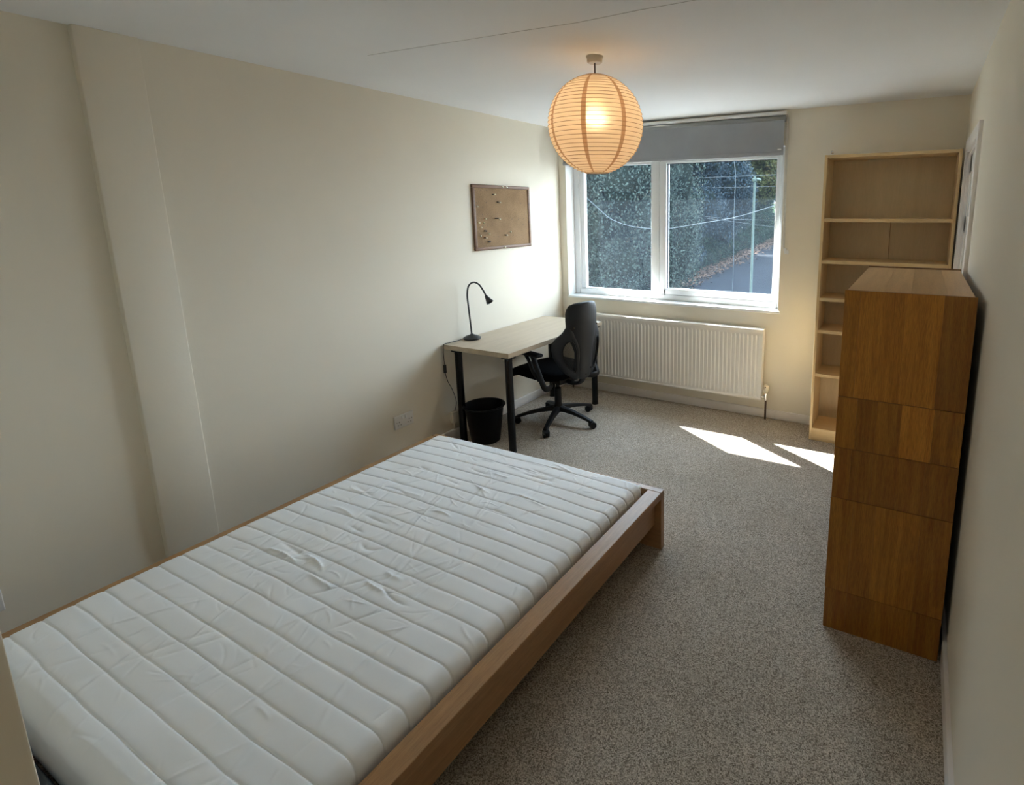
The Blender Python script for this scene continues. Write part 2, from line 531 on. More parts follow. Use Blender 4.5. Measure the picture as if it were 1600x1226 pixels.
# chair back mesh: fine open weave
m, nt, b = base_mat('open_mesh_weave')
b.inputs['Base Color'].default_value = (0.02, 0.02, 0.022, 1)
b.inputs['Roughness'].default_value = 0.7
tc = N(nt, 'ShaderNodeTexCoord')
ck = N(nt, 'ShaderNodeTexChecker'); ck.inputs['Scale'].default_value = 260
nt.links.new(tc.outputs['Object'], ck.inputs['Vector'])
mr = N(nt, 'ShaderNodeMapRange'); mr.inputs['To Min'].default_value = 0.25; mr.inputs['To Max'].default_value = 1.0
nt.links.new(ck.outputs['Fac'], mr.inputs[0]); nt.links.new(mr.outputs[0], b.inputs['Alpha'])
M['mesh'] = m

# ================================================================== ROOM SHELL
W, L, H = 3.1942, 4.2533, 2.3784
YO = 4.552      # outer face of window wall
bm = bmesh.new(); B(bm, -0.2, W + 0.2, -1.6, YO, -0.25, 0.0)
struct(finish('floor', bm, M['carpet']))
bm = bmesh.new(); B(bm, -0.2, W + 0.2, -1.6, YO, H, H + 0.2)
struct(finish('ceiling', bm, M['ceiling']))
# hairline board joint across the ceiling
bm = bmesh.new()
pts = [(0.62, 1.868), (0.83, 1.880), (1.2, 1.903), (1.5, 1.921), (1.73, 1.940), (2.014, 1.930), (2.3, 1.935)]
for (xa, ya), (xb, yb) in zip(pts, pts[1:]):
    vs = B(bm, xa, xb, -0.0016, 0.0016, H - 0.0008, H + 0.002)
    for v in vs:
        v.co.y += ya + (yb - ya) * (v.co.x - xa) / (xb - xa)
struct(finish('trim_1', bm, M['crack']))
# left wall: main plane x=0, a shallow pilaster, and a recessed stretch nearer the camera
bm = bmesh.new()
B(bm, -0.2, 0.0, 1.25, YO, 0, H)
B(bm, -0.2, -0.022, -1.6, 1.25, 0, H)
struct(finish('wall_left', bm, M['wall']))
bm = bmesh.new(); B(bm, -0.1, 0.014, 1.0413, 1.2484, 0, H, 0.0035, 3)
struct(finish('trim_2', bm, M['wall'], auto=35))
# right wall with door opening
DY0, DY1, DZ = 3.105, 3.88, 1.998
bm = bmesh.new()
B(bm, W, W + 0.2, -1.6, DY0, 0, H); B(bm, W, W + 0.2, DY1, YO, 0, H); B(bm, W, W + 0.2, DY0, DY1, DZ, H)
struct(finish('wall_right', bm, M['wall']))
# window wall
WX0, WX1, WZ0, WZ1 = 0.073, 2.035, 0.868, 2.13
bm = bmesh.new()
B(bm, -0.2, WX0, L, YO, 0, H); B(bm, WX1, W + 0.2, L, YO, 0, H)
B(bm, WX0, WX1, L, YO, 0, WZ0); B(bm, WX0, WX1, L, YO, WZ1, H)
struct(finish('wall_back', bm, [M['wall']]))
# white plastered lining of the reveal
bm = bmesh.new()
B(bm, WX0, WX0 + 0.003, L - 0.001, 4.372, WZ0, WZ1); B(bm, WX1 - 0.003, WX1, L - 0.001, 4.372, WZ0, WZ1)
B(bm, WX0, WX1, L - 0.001, 4.372, WZ1 - 0.003, WZ1)
struct(finish('trim_3', bm, M['white']))
# near wall, on the left of the doorway the photographer stands in
bm = bmesh.new(); B(bm, -0.2, 2.122, -0.05, 0.15, 0, H, 0.004, 2); B(bm, 2.0, 2.122, -1.6, -0.04, 0, H)
B(bm, 2.0, W + 0.2, -1.8, -1.6, 0, H)
struct(finish('wall_front', bm, M['wall'], auto=35))
# baseboards
def base(name, d):
    return struct(box(name, M['trim'], d, bev=0.004))
base('baseboard_back', (0.0, W, L - 0.015, L + 0.01, 0, 0.072))
base('baseboard_left', (-0.02, 0.015, 1.25, L - 0.015, 0, 0.072))
base('baseboard_right', (W - 0.015, W + 0.01, -1.6, 3.035, 0, 0.085))
# small hook screw over the bookcase
bm = bmesh.new(); tube(bm, [(2.372, L + 0.004, 2.055), (2.372, L - 0.03, 2.055), (2.372, L - 0.036, 2.068)], 0.006, 8)
tag(finish('wall_screw', bm, M['chrome'], smooth=True), 'small grey screw sticking out of the wall above the bookcase corner', 'screw')

# ---- window
win = thing('window_1', 'x', 'x', (0, 0, 0)); del win['label']; del win['category']; win['kind'] = 'structure'
FY0, FY1 = 4.372, 4.442
fx0, fx1 = 0.076, 2.032
bm = bmesh.new()
def F(x0, x1, z0, z1, y0=FY0, y1=FY1, b=0.004):
    B(bm, x0, x1, y0, y1, z0, z1, b, 2)
F(fx0, 0.135, 0.884, 2.128); F(1.985, fx1, 0.884, 2.128)
F(0.120, 2.0, 0.884, 0.932); F(0.120, 2.0, 2.068, 2.128)
finish('frame', bm, M['upvc'], win, auto=35)
bm = bmesh.new(); F(0.879, 0.957, 0.925, 2.08, FY0 - 0.003)
finish('mullion', bm, M['upvc'], win, auto=35)
# glazing bead of the fixed left light
bm = bmesh.new()
F(0.130, 0.183, 0.925, 2.075, FY0 + 0.014, FY1 - 0.01); F(0.868, 0.884, 0.925, 2.075, FY0 + 0.014, FY1 - 0.01)
F(0.15, 0.875, 0.925, 0.946, FY0 + 0.014, FY1 - 0.01); F(0.15, 0.875, 2.05, 2.075, FY0 + 0.014, FY1 - 0.01)
finish('glazing_bead', bm, M['upvc'], win, auto=35)
# opening sash on the right
sash_b = bmesh.new()
bm = sash_b
F(0.962, 1.026, 0.936, 2.066, FY0 - 0.012, FY1 - 0.012, 0.006); F(1.952, 1.990, 0.936, 2.066, FY0 - 0.012, FY1 - 0.012, 0.006)
F(1.0, 1.97, 0.936, 0.988, FY0 - 0.012, FY1 - 0.012, 0.006); F(1.0, 1.97, 2.046, 2.066, FY0 - 0.012, FY1 - 0.012, 0.006)
sash = finish('sash', bm, M['upvc'], win, auto=35)
bm = bmesh.new()
for (a, b_, c, d) in ((1.024, 1.031, 0.985, 2.05), (1.947, 1.953, 0.985, 2.05), (1.024, 1.953, 0.985, 0.991), (1.024, 1.953, 2.042, 2.048)):
    B(bm, a, b_, FY0 + 0.006, FY0 + 0.03, c, d)
finish('gasket', bm, M['gasket'], sash)
bm = bmesh.new()
B(bm, 0.960, 0.963, FY0 + 0.0, FY0 + 0.02, 0.93, 2.07); B(bm, 0.96, 1.99, FY0 + 0.0, FY0 + 0.02, 0.932, 0.937)
finish('gasket', bm, M['gasket'], win)
box('glass_pane', M['glass'], (1.02, 1.957, FY0 + 0.032, FY0 + 0.036, 0.98, 2.053), sash)
box('glass_pane', M['glass'], (0.17, 0.88, FY0 + 0.032, FY0 + 0.036, 0.935, 2.062), win)
bm = bmesh.new()
B(bm, 1.40, 1.47, FY0 - 0.022, FY0 - 0.012, 0.944, 0.968, 0.003)
B(bm, 1.42, 1.45, FY0 - 0.045, FY0 - 0.02, 0.948, 0.966, 0.004)
B(bm, 1.43, 1.53, FY0 - 0.052, FY0 - 0.036, 0.952, 0.968, 0.005)
finish('handle', bm, M['upvc'], sash, auto=35)
# inner sill board
struct(box('trim_4', M['upvc'], (WX0, WX1 + 0.012, L - 0.012, FY0 + 0.004, 0.862, 0.884), bev=0.006))
# outer sill and eave outside the window
struct(box('trim_5', M['upvc'], (WX0 + 0.001, WX1 - 0.001, FY1 - 0.002, YO + 0.03, 0.872, 0.900), bev=0.004))
struct(box('trim_6', M['ext_trim'], (-3.5, 4.2, YO + 0.0, 4.673, 2.25, 2.42)))

# ---- door in the right wall
door = thing('door_1', 'x', 'x'); del door['label']; del door['category']; door['kind'] = 'structure'
bm = bmesh.new()
AX = W - 0.018
B(bm, AX, W + 0.004, DY0 - 0.068, DY0 + 0.004, 0, DZ + 0.064, 0.004)
B(bm, AX, W + 0.004, DY1 - 0.004, DY1 + 0.05, 0, DZ + 0.064, 0.004)
B(bm, AX, W + 0.004, DY0, DY1, DZ - 0.004, DZ + 0.064, 0.004)
finish('architrave', bm, M['trim'], door, auto=35)
bm = bmesh.new()
B(bm, W, W + 0.12, DY0 - 0.001, DY0 + 0.02, 0, DZ); B(bm, W, W + 0.12, DY1 - 0.02, DY1 + 0.001, 0, DZ); B(bm, W, W + 0.12, DY0, DY1, DZ - 0.02, DZ + 0.001)
finish('door_lining', bm, M['trim'], door)
leaf_b = bmesh.new()
ya, yb = DY0 + 0.023, DY1 - 0.023
bm = leaf_b
dx0, dx1 = W + 0.012, W + 0.05
B(bm, dx0 + 0.012, dx1 - 0.012, ya, yb, 0.006, DZ - 0.023)
for (z0, z1) in ((0.006, 0.22), (0.78, 0.90), (1.53, 1.62), (1.87, DZ - 0.023)):
    B(bm, dx0, dx1, ya, yb, z0, z1, 0.003)
for (y0, y1) in ((ya, ya + 0.11), (yb - 0.11, yb), ((ya + yb) / 2 - 0.05, (ya + yb) / 2 + 0.05)):
    B(bm, dx0, dx1, y0, y1, 0.006, DZ - 0.023, 0.003)
dl = finish('door_leaf', bm, M['white'], door, auto=35)
bm = bmesh.new()
tube(bm, [(dx0, ya + 0.06, 1.0), (dx0 - 0.045, ya + 0.06, 1.0), (dx0 - 0.047, ya + 0.17, 1.0)], 0.009, 10)
finish('handle', bm, M['chrome'], dl, smooth=True)

# ================================================================== ROLLER BLIND
bl = thing('roller_blind', 'grey roller blind pulled a little way down over the window top', 'blind', (0, L, 0))
def lb(name, m, d, parent, bev=0):   # box in world coords, child of an unrotated thing
    o = box(name, m, d, parent, bev)
    o.matrix_parent_inverse = Matrix.Translation(-parent.location)
    return o
def place(o, parent):
    o.matrix_parent_inverse = parent.matrix_basis.inverted() if parent.parent is None else Matrix.Identity(4)
    return o
def pl_(o, t):
    o.matrix_parent_inverse = Matrix.LocRotScale(t.location, t.rotation_euler, (1, 1, 1)).inverted()
    return o
lb('headrail', M['upvc'], (0.085, 2.045, L - 0.062, L - 0.001, 2.338, 2.362), bl, 0.003)
bm = bmesh.new()
prof = []
cy, cz, rr = L - 0.032, 2.314, 0.024
tube(bm, [(0.085, cy, cz), (2.035, cy, cz)], rr, 20)
pl_(finish('roller', bm, M['blind_side'], bl, smooth=True), bl)
bm = bmesh.new()
nx = 60
g = {}
zs = [2.30, 2.25, 2.2, 2.15, 2.1, 2.078]
for i in range(nx + 1):
    x = 0.088 + (2.033 - 0.088) * i / nx
    for k, z in enumerate(zs):
        t = k / (len(zs) - 1)
        y = cy - 0.0235 + 0.0035 * t * math.sin(x * 14) + 0.002 * t * math.sin(x * 31 + 1)
        g[i, k, 0] = bm.verts.new((x, y, z)); g[i, k, 1] = bm.verts.new((x, y + 0.0012, z))
for i in range(nx):
    for k in range(len(zs) - 1):
        bm.faces.new((g[i, k, 0], g[i, k + 1, 0], g[i + 1, k + 1, 0], g[i + 1, k, 0]))
        bm.faces.new((g[i, k, 1], g[i + 1, k, 1], g[i + 1, k + 1, 1], g[i, k + 1, 1]))
fab = pl_(finish('fabric', bm, M['blind'], bl, smooth=True), bl)
bm = bmesh.new(); B(bm, 0.088, 2.033, cy - 0.029, cy - 0.019, 2.055, 2.080, 0.004)
pl_(finish('hem_bar', bm, M['blind'], bl, auto=35), bl)
lb('maker_tag', M['white'], (1.992, 2.018, cy - 0.031, cy - 0.0285, 2.092, 2.100), bl)
# pull chain with its cleat
bm = bmesh.new()
for x in (2.048, 2.056):
    tube(bm, catmull([(x, L - 0.036, 2.32), (x, L - 0.03, 2.0), (x + 0.004, L - 0.012, 1.6), (2.060 + (x - 2.052) * 0.4, L - 0.010, 1.375)], 8), 0.0022, 6)
n0 = 0
z = 2.30
while z > 1.38:
    for x in (2.048, 2.056):
        t = (2.32 - z) / 0.95
        bmesh.ops.create_icosphere(bm, subdivisions=1, radius=0.0036, matrix=Matrix.Translation((x + (2.060 - x) * max(0, (t - 0.75) * 3.0) * 0.8 * 0.6 + 0.003 * t, L - 0.036 + 0.025 * t ** 0.8, z)))
    z -= 0.011
pl_(finish('pull_chain', bm, M['chain'], bl, smooth=True), bl)
bm = bmesh.new()
B(bm, 2.062, 2.080, L - 0.016, L, 1.335, 1.375, 0.004); B(bm, 2.083, 2.098, L - 0.022, L - 0.004, 1.33, 1.36, 0.005)
tube(bm, [(2.065, L - 0.004, 1.35), (2.098, L - 0.014, 1.345)], 0.004, 8)
pl_(finish('chain_cleat', bm, M['white'], bl, auto=40), bl)

# ================================================================== RADIATOR
rad = thing('radiator', 'long white ribbed panel radiator under the window', 'radiator', (1.06, L, 0.165))
RX0, RX1, RZ0, RZ1 = 0.175, 1.945, 0.165, 0.745
RY = 4.163
bm = bmesh.new()
nfl = 51
pitch = (RX1 - RX0 - 0.05) / nfl
prof = [(RX0, 0.0)]
for i in range(nfl):
    a = RX0 + 0.025 + i * pitch
    prof += [(a + pitch * 0.10, 0.0), (a + pitch * 0.30, 0.011), (a + pitch * 0.70, 0.011), (a + pitch * 0.90, 0.0)]
prof += [(RX1, 0.0)]
zr = [(RZ0, 0.0), (RZ0 + 0.030, 0.0), (RZ0 + 0.055, 1.0), (RZ1 - 0.075, 1.0), (RZ1 - 0.050, 0.0), (RZ1 - 0.01, 0.0)]
rows = [[bm.verts.new((x, RY + 0.004 + d * k, z)) for (x, d) in prof] for (z, k) in zr]
for a, b_ in zip(rows, rows[1:]):
    for i in range(len(prof) - 1):
        bm.faces.new((a[i], a[i + 1], b_[i + 1], b_[i]))
pl_(finish('ribbed_panel', bm, M['radiator'], rad, auto=25), rad)
bm = bmesh.new(); B(bm, RX0, RX1, RY + 0.018, RY + 0.03, RZ0, RZ1 - 0.012, 0.003)
pl_(finish('rear_panel', bm, M['radiator'], rad, auto=35), rad)
bm = bmesh.new()
tube(bm, [(RX0 + 0.002, RY + 0.008, RZ0 + 0.008), (RX1 - 0.002, RY + 0.008, RZ0 + 0.008)], 0.009, 10)
pl_(finish('bottom_seam', bm, M['radiator'], rad, smooth=True), rad)
bm = bmesh.new()
B(bm, RX0 - 0.003, RX1 + 0.002, RY - 0.001, RY + 0.066, RZ1 - 0.008, RZ1, 0.002)
B(bm, RX0 - 0.003, RX1 + 0.002, RY - 0.003, RY + 0.001, RZ1 - 0.034, RZ1, 0.0015)
pl_(finish('top_cover', bm, M['radiator'], rad, auto=35), rad)
for x in (RX0 - 0.001, RX1 - 0.003):
    bm = bmesh.new(); B(bm, x, x + 0.004, RY + 0.002, RY + 0.066, RZ0 + 0.03, RZ1 - 0.006, 0.001)
    pl_(finish('side_cover', bm, M['radiator'], rad, auto=35), rad)
for x in (0.45, 1.65):
    bm = bmesh.new(); B(bm, x, x + 0.03, RY + 0.03, L - 0.0005, 0.26, 0.64)
    pl_(finish('wall_bracket', bm, M['radiator'], rad), rad)
def pipe(bm, x):
    tube(bm, [(x, 4.193, 0.005), (x, 4.193, 0.185)], 0.008, 12)
# right valve with thermostatic head
bm = bmesh.new(); pipe(bm, 1.981)
pl_(finish('pipe', bm, M['copper'], rad, smooth=True), rad)
bm = bmesh.new()
tube(bm, [(1.935, 4.19, 0.192), (1.975, 4.19, 0.192)], 0.012, 12)
tube(bm, [(1.981, 4.193, 0.165), (1.981, 4.193, 0.222)], [0.011, 0.012], 12)
vb = pl_(finish('valve_body', bm, M['chrome'], rad, auto=40), rad)
bm = bmesh.new()
lathe(bm, [(0.0, 0), (0.012, 0.0), (0.017, 0.012), (0.0225, 0.022), (0.024, 0.045), (0.022, 0.062), (0.016, 0.070), (0, 0.071)], 20, (1.981, 4.190, 0.222))
pl_(finish('thermostat_head', bm, M['valve'], rad, auto=50), rad)
bm = bmesh.new()
B(bm, 1.976, 1.986, 4.164, 4.168, 0.274, 0.284, 0.001)
pl_(finish('setting_mark', bm, M['dark_hole'], rad), rad)
bm = bmesh.new(); pipe(bm, 0.138); tube(bm, [(0.138, 4.193, 0.18), (0.19, 4.193, 0.19)], 0.010, 10)
pl_(finish('pipe', bm, M['copper'], rad, smooth=True), rad)

# ================================================================== BED FRAME + MATTRESS
BX0, BX1, BYF, BZ = 0.400, 1.955, 2.286, 0.309
bed = thing('bed_frame', 'low oak veneer double bed frame with square foot end', 'bed', ((BX0 + BX1) / 2, 1.25, 0))
def bb(name, d, m='oak_bed', bev=0.0015):
    bm = bmesh.new(); B(bm, *d, bev, 1)
    return pl_(finish(name, bm, M[m], bed, auto=35), bed)
YH = 0.19
bb('footboard', (BX0, BX1, BYF - 0.036, BYF, 0, BZ), 'oak_bed_x')
bb('headboard', (BX0, BX1, YH, YH + 0.036, 0, BZ + 0.0), 'oak_bed_x')
for s, (xa, xb, xc, xd) in enumerate(((1.883, BX1, 1.900, 1.920), (BX0, 0.472, 0.435, 0.455))):
    bm = bmesh.new()
    B(bm, xa, xb, YH + 0.036, BYF - 0.0375, BZ - 0.037, BZ - 0.0005, 0.0015, 1)
    ledge = bm
    r = pl_(finish('side_rail', ledge, M['oak_bed'], bed, auto=35), bed)
    bm = bmesh.new(); B(bm, xc, xd, YH + 0.036, BYF - 0.037, 0.130, BZ - 0.036)
    finish('rail_board', bm, M['oak_bed'], r)
# slatted base of dark cloth-covered slats
bm = bmesh.new()
n = 26
for i in range(n):
    y = 0.30 + i * (1.93 / n)
    B(bm, 0.48, 1.905, y, y + 0.055, 0.175, 0.187)
for x in (0.46, 1.17, 1.89):
    B(bm, x, x + 0.022, YH + 0.036, BYF - 0.037, 0.150, 0.176)
sl_ = pl_(finish('slatted_base', bm, M['grey_base'], bed), bed)
bm = bmesh.new(); B(bm, 1.16, 1.2, 1.2, 1.24, 0, 0.15)
pl_(finish('centre_leg', bm, M['black'], bed), bed)
bm = bmesh.new(); B(bm, 0.475, 1.88, YH + 0.04, 0.345, 0.187, 0.232, 0.01, 2)
pl_(finish('head_padding', bm, M['grey_base'], bed, auto=40), bed)

def make_mattress():
    hw, hl, hh = 0.692, 0.938, 0.157
    cx, cy, ztop = 1.172, 1.298, 0.345
    r = 0.042
    nu_top, nv_top, ns = 380, 680, 20
    us = np.concatenate([np.linspace(-hw - hh, -hw, ns, endpoint=False), np.linspace(-hw, hw, nu_top), np.linspace(hw, hw + hh, ns + 1)[1:]])
    vs = np.concatenate([np.linspace(-hl - hh, -hl, ns, endpoint=False), np.linspace(-hl, hl, nv_top), np.linspace(hl, hl + hh, ns + 1)[1:]])
    U, V = np.meshgrid(us, vs, indexing='ij')
    X = np.clip(U, -hw, hw); Y = np.clip(V, -hl, hl)
    Z = -np.maximum(np.maximum(np.abs(U) - hw, np.abs(V) - hl), 0)
    qx = np.clip(X, -hw + r, hw - r); qy = np.clip(Y, -hl + r, hl - r); qz = np.clip(Z, -hh, -r)
    dx, dy, dz = X - qx, Y - qy, Z - qz
    d = np.sqrt(dx * dx + dy * dy + dz * dz) + 1e-9
    nx_, ny_, nz_ = dx / d, dy / d, dz / d
    X, Y, Z = qx + nx_ * r, qy + ny_ * r, qz + nz_ * r
    # quilting channels across the bed
    pitch = 0.0775
    # slight irregular drift of each seam
    yy = Y + 0.003 * np.sin(X * 3.1 + 0.7) + 0.0014 * np.sin(X * 9 + Y * 3) + 0.0008 * np.sin(X * 23 + Y * 11)
    ph = (yy + hl) / pitch
    fr_ = np.abs(ph - np.round(ph)) * 2          # 0 at seam, 1 mid
    puff = 1 - (1 - np.clip(fr_, 0, 1)) ** 6.0
    groove = np.exp(-(fr_ / 0.05) ** 2)
    endmask = np.clip((hl + 0.0 - np.abs(Y)) / 0.03, 0, 1)
    D = (0.0030 * puff - 0.0022 * groove) * (0.35 + 0.65 * endmask)
    topm = np.clip(nz_, 0, 1) ** 2
    # wrinkles: many short creases, each a soft ridge with a sharper flank
    Wk = np.zeros_like(X)
    rg = np.random.default_rng(11)
    def crease(cx_, cy_, ang, ln, wd, amp, bend=0.0):
        nonlocal Wk
        a = (X - cx_) * np.cos(ang) + (Y - cy_) * np.sin(ang)
        msk = np.abs(a) < ln * 1.3
        b = -(X - cx_) * np.sin(ang) + (Y - cy_) * np.cos(ang) + bend * a * a / max(ln, 1e-3)
        msk &= np.abs(b) < wd * 4
        t = b[msk] / wd
        Wk[msk] += amp * np.exp(-t * t) * (1 - 0.55 * np.tanh(2.2 * t)) * np.exp(-(a[msk] / ln * 1.6) ** 4)
    for k in range(210):
        x0 = float(np.clip(rg.normal(-0.05, 0.33), -0.64, 0.64)); y0 = rg.uniform(-hl, hl)
        ang = rg.choice([rg.normal(R(95), 0.25), rg.normal(R(65), 0.22), rg.normal(R(8), 0.22), rg.normal(R(-25), 0.25), rg.normal(R(125), 0.25)])
        crease(x0, y0, ang, rg.uniform(0.025, 0.10), rg.uniform(0.0028, 0.0065), rg.uniform(0.0008, 0.0026) * rg.choice([-0.8, 1]), rg.normal(0, 0.16))
    for k in range(34):     # larger folds running across the bed, mostly towards the foot
        x0 = rg.uniform(-0.5, 0.3); y0 = rg.uniform(-0.25, 0.9)
        crease(x0, y0, rg.normal(R(-6), 0.14), rg.uniform(0.06, 0.16), rg.uniform(0.007, 0.014), rg.uniform(0.0035, 0.0070) * rg.choice([-1, 1]), rg.normal(0, 0.15))
    for k in range(60):     # long soft drapes lengthwise
        crease(rg.uniform(-0.55, 0.5), rg.uniform(-0.9, 0.8), rg.choice([rg.normal(R(80), 0.12), rg.normal(R(62), 0.12), rg.normal(R(108), 0.12)]), rg.uniform(0.10, 0.26), rg.uniform(0.005, 0.012), rg.uniform(0.0020, 0.0046) * rg.choice([-1, 1]), rg.normal(0, 0.10))
    # side pinches near the right edge at the end of each channel
    Wk = 0.72 * Wk * (0.3 + 0.7 * puff)
    low = 0.003 * np.sin(X * 4.2 + 1) * np.sin(Y * 3.3 + 0.4) + 0.0015 * np.sin(X * 14 + Y * 6) * np.sin(Y * 17 - X * 5)
    D = D + (Wk + low) * topm
    X += nx_ * D; Y += ny_ * D; Z += nz_ * D
    # gentle crown
    Z += 0.016 * topm * (1 - np.clip(np.abs(X / hw), 0, 1) ** 2.5) * (1 - np.clip(np.abs(Y / hl), 0, 1) ** 10 * 0.3)
    nu, nv = U.shape
    co = np.stack([X, Y, Z], -1).reshape(-1, 3)
    idx = np.arange(nu * nv).reshape(nu, nv)
    f = np.stack([idx[:-1, :-1], idx[1:, :-1], idx[1:, 1:], idx[:-1, 1:]], -1).reshape(-1, 4)
    me = bpy.data.meshes.new('mattress_cover')
    me.vertices.add(len(co)); me.vertices.foreach_set('co', co.ravel())
    me.loops.add(f.size); me.loops.foreach_set('vertex_index', f.ravel())
    me.polygons.add(len(f)); me.polygons.foreach_set('loop_start', np.arange(len(f)) * 4); me.polygons.foreach_set('loop_total', np.full(len(f), 4))
    me.update()
    t = thing('mattress', 'white channel-quilted double mattress lying on the oak bed frame', 'mattress', (cx, cy, ztop))
    o = link('cover', me, M['mattress'], t, smooth=True)
    # flat underside
    bm = bmesh.new(); B(bm, -hw + 0.012, hw - 0.012, -hl + 0.012, hl - 0.012, -hh + 0.004, -hh + 0.024, 0.006)
    finish('underside', bm, M['mattress'], t)
    for (sx, sy, a) in ((1, 1, 0.25), (1, -1, -0.4)):
        bm = bmesh.new()
        c = Vector((sx * (hw - 0.016), sy * (hl - 0.016), -0.026))
        tube(bm, catmull([c + Vector((-0.03 * sx, -0.006 * sy, 0.004)), c + Vector((0, 0, 0.010)), c + Vector((0.006 * sx, 0.002 * sy, 0.002)), c + Vector((0.004 * sx, 0.002 * sy, -0.03))], 5), [0.004] + [0.010] * 9 + [0.009] * 5 + [0.005], 10, flat=(1, 0.55))
        finish('corner_fold', bm, M['mattress'], t, smooth=True)
    return t
make_mattress()

# ================================================================== DESK
DX0, DX1, DYa, DYb, DT, DZb = 0.008, 0.604, 2.7512, 3.9552, 0.7302, 0.696
desk = thing('desk', 'rectangular desk with pale birch top on four black tube legs', 'desk', ((DX0 + DX1) / 2, (DYa + DYb) / 2, 0))
bm = bmesh.new(); B(bm, DX0, DX1, DYa, DYb, DZb, DT, 0.0015, 1)
pl_(finish('desktop', bm, M['desk'], desk, auto=35), desk)
def desk_leg():
    bm = bmesh.new()
    lathe(bm, [(0, 0), (0.028, 0), (0.028, 0.012), (0.026, 0.014), (0.026, 0.66), (0.027, 0.662), (0.027, 0.684), (0.05, 0.686), (0.05, 0.6955), (0, 0.6955)], 24)
    return finish('leg', bm, M['black'], desk, auto=40)
l0 = desk_leg()
for i, (x, y) in enumerate(((0.556, 2.805), (0.103, 2.800), (0.556, 3.905), (0.103, 3.905))):
    o = l0 if i == 0 else l0.copy()
    if i:
        COL.objects.link(o)
    o.location = (x - desk.location.x, y - desk.location.y, 0)

# ================================================================== DESK LAMP
LX, LY = 0.075, 2.975
lamp = thing('desk_lamp', 'slim black gooseneck lamp with small cone head on the desk', 'lamp', (LX, LY, DT))
bm = bmesh.new()
lathe(bm, [(0, 0), (0.060, 0), (0.064, 0.004), (0.063, 0.013), (0.045, 0.024), (0.016, 0.034), (0.009, 0.040), (0.0, 0.041)], 40)
finish('base', bm, M['lamp_black'], lamp, auto=30)
bm = bmesh.new()
neck = catmull([(-0.010, 0, 0.03), (-0.016, 0, 0.12), (-0.026, 0, 0.25), (-0.030, 0, 0.33), (-0.012, 0, 0.395), (0.035, 0, 0.425), (0.085, 0, 0.415), (0.120, 0, 0.380), (0.150, 0, 0.335)], 8)
neck = [Vector(p) + Vector((0.008, 0, 0)) for p in neck]
tube(bm, neck, 0.0062, 12)
finish('gooseneck', bm, M['lamp_black'], lamp, smooth=True)
bm = bmesh.new()
lathe(bm, [(0, 0.016), (0.010, 0.012), (0.0125, 0.0), (0.018, -0.02), (0.0275, -0.045), (0.0265, -0.046), (0.012, -0.015), (0, -0.012)], 28)
sh = finish('lamp_head', bm, M['lamp_black'], lamp, auto=50)
sh.location = (0.163, 0, 0.325)
sh.rotation_euler = (0, R(-38), 0)
bm = bmesh.new()
cab = catmull([(LX - 0.055, LY - 0.03, DT + 0.005), (0.030, 2.88, DT + 0.004), (0.024, 2.80, DT + 0.0035), (0.022, 2.752, DT + 0.003), (0.022, 2.742, DT - 0.03), (0.020, 2.742, 0.65), (0.021, 2.745, 0.585)], 8)
tube(bm, cab, 0.0024, 8)
tube(bm, catmull([(0.021, 2.745, 0.52), (0.035, 2.75, 0.46), (0.055, 2.765, 0.40), (0.062, 2.79, 0.30), (0.03, 2.80, 0.22)], 8), 0.0024, 8)
cord = finish('cable', bm, M['lamp_black'], lamp, smooth=True)
cord.matrix_parent_inverse = Matrix.Translation(-Vector(lamp.location))
bm = bmesh.new(); B(bm, 0.012, 0.030, 2.736, 2.754, 0.522, 0.584, 0.005, 3)
sw = finish('inline_switch', bm, M['lamp_black'], cord, auto=40)

# ================================================================== WASTE BIN
bin_ = thing('waste_bin', 'round black plastic waste bin under the desk', 'bin', (0.238, 2.885, 0))
bm = bmesh.new()
lathe(bm, [(0, 0.0), (0.098, 0.0), (0.103, 0.004), (0.138, 0.262), (0.146, 0.264), (0.148, 0.270), (0.146, 0.278), (0.141, 0.279), (0.137, 0.272), (0.098, 0.010), (0, 0.008)], 48)
finish('bucket', bm, M['bin'], bin_, auto=40)
bm = bmesh.new()
ring = [(0.146 * math.cos(2 * math.pi * k / 48), 0.146 * math.sin(2 * math.pi * k / 48), 0.272) for k in range(49)]
tube(bm, ring, 0.006, 8, caps=False)
finish('rim', bm, M['bin'], bin_, smooth=True)

# ================================================================== OFFICE CHAIR
CH = Vector((0.505, 3.43, 0))
face = math.atan2(0.24, -0.97)                 # direction the sitter faces
chair = thing('office_chair', 'black swivel office chair with open mesh loops in its back', 'chair', CH, face)
# local +x = forward, +y = sitter's left
def star_leg(a):
    bm = bmesh.new()
    ln = 0.315
    prof = [(0.02, 0.118, 0.034, 0.030), (0.08, 0.112, 0.028, 0.026), (0.16, 0.100, 0.023, 0.021), (0.24, 0.082, 0.020, 0.018), (0.295, 0.066, 0.019, 0.016), (0.325, 0.058, 0.018, 0.014)]
    rings = []
    for (x, z, wy, hz) in prof:
        rings.append([bm.verts.new((x, y, z + dz)) for (y, dz) in ((-wy, -hz * 0.6), (-wy * 0.7, hz * 0.5), (0, hz * 0.75), (wy * 0.7, hz * 0.5), (wy, -hz * 0.6), (0, -hz * 0.4))])
    for p, q in zip(rings, rings[1:]):
        for k in range(6):
            bm.faces.new((p[k], p[(k + 1) % 6], q[(k + 1) % 6], q[k]))
    bm.faces.new(rings[0][::-1]); bm.faces.new(rings[-1])
    tube(bm, [(0.315, 0, 0.065), (0.315, 0, 0.045)], 0.013, 10)
    bmesh.ops.recalc_face_normals(bm, faces=bm.faces[:])
    o = finish('star_leg', bm, M['black_plastic'], chair, auto=50)
    o.rotation_euler = (0, 0, a)
    return o
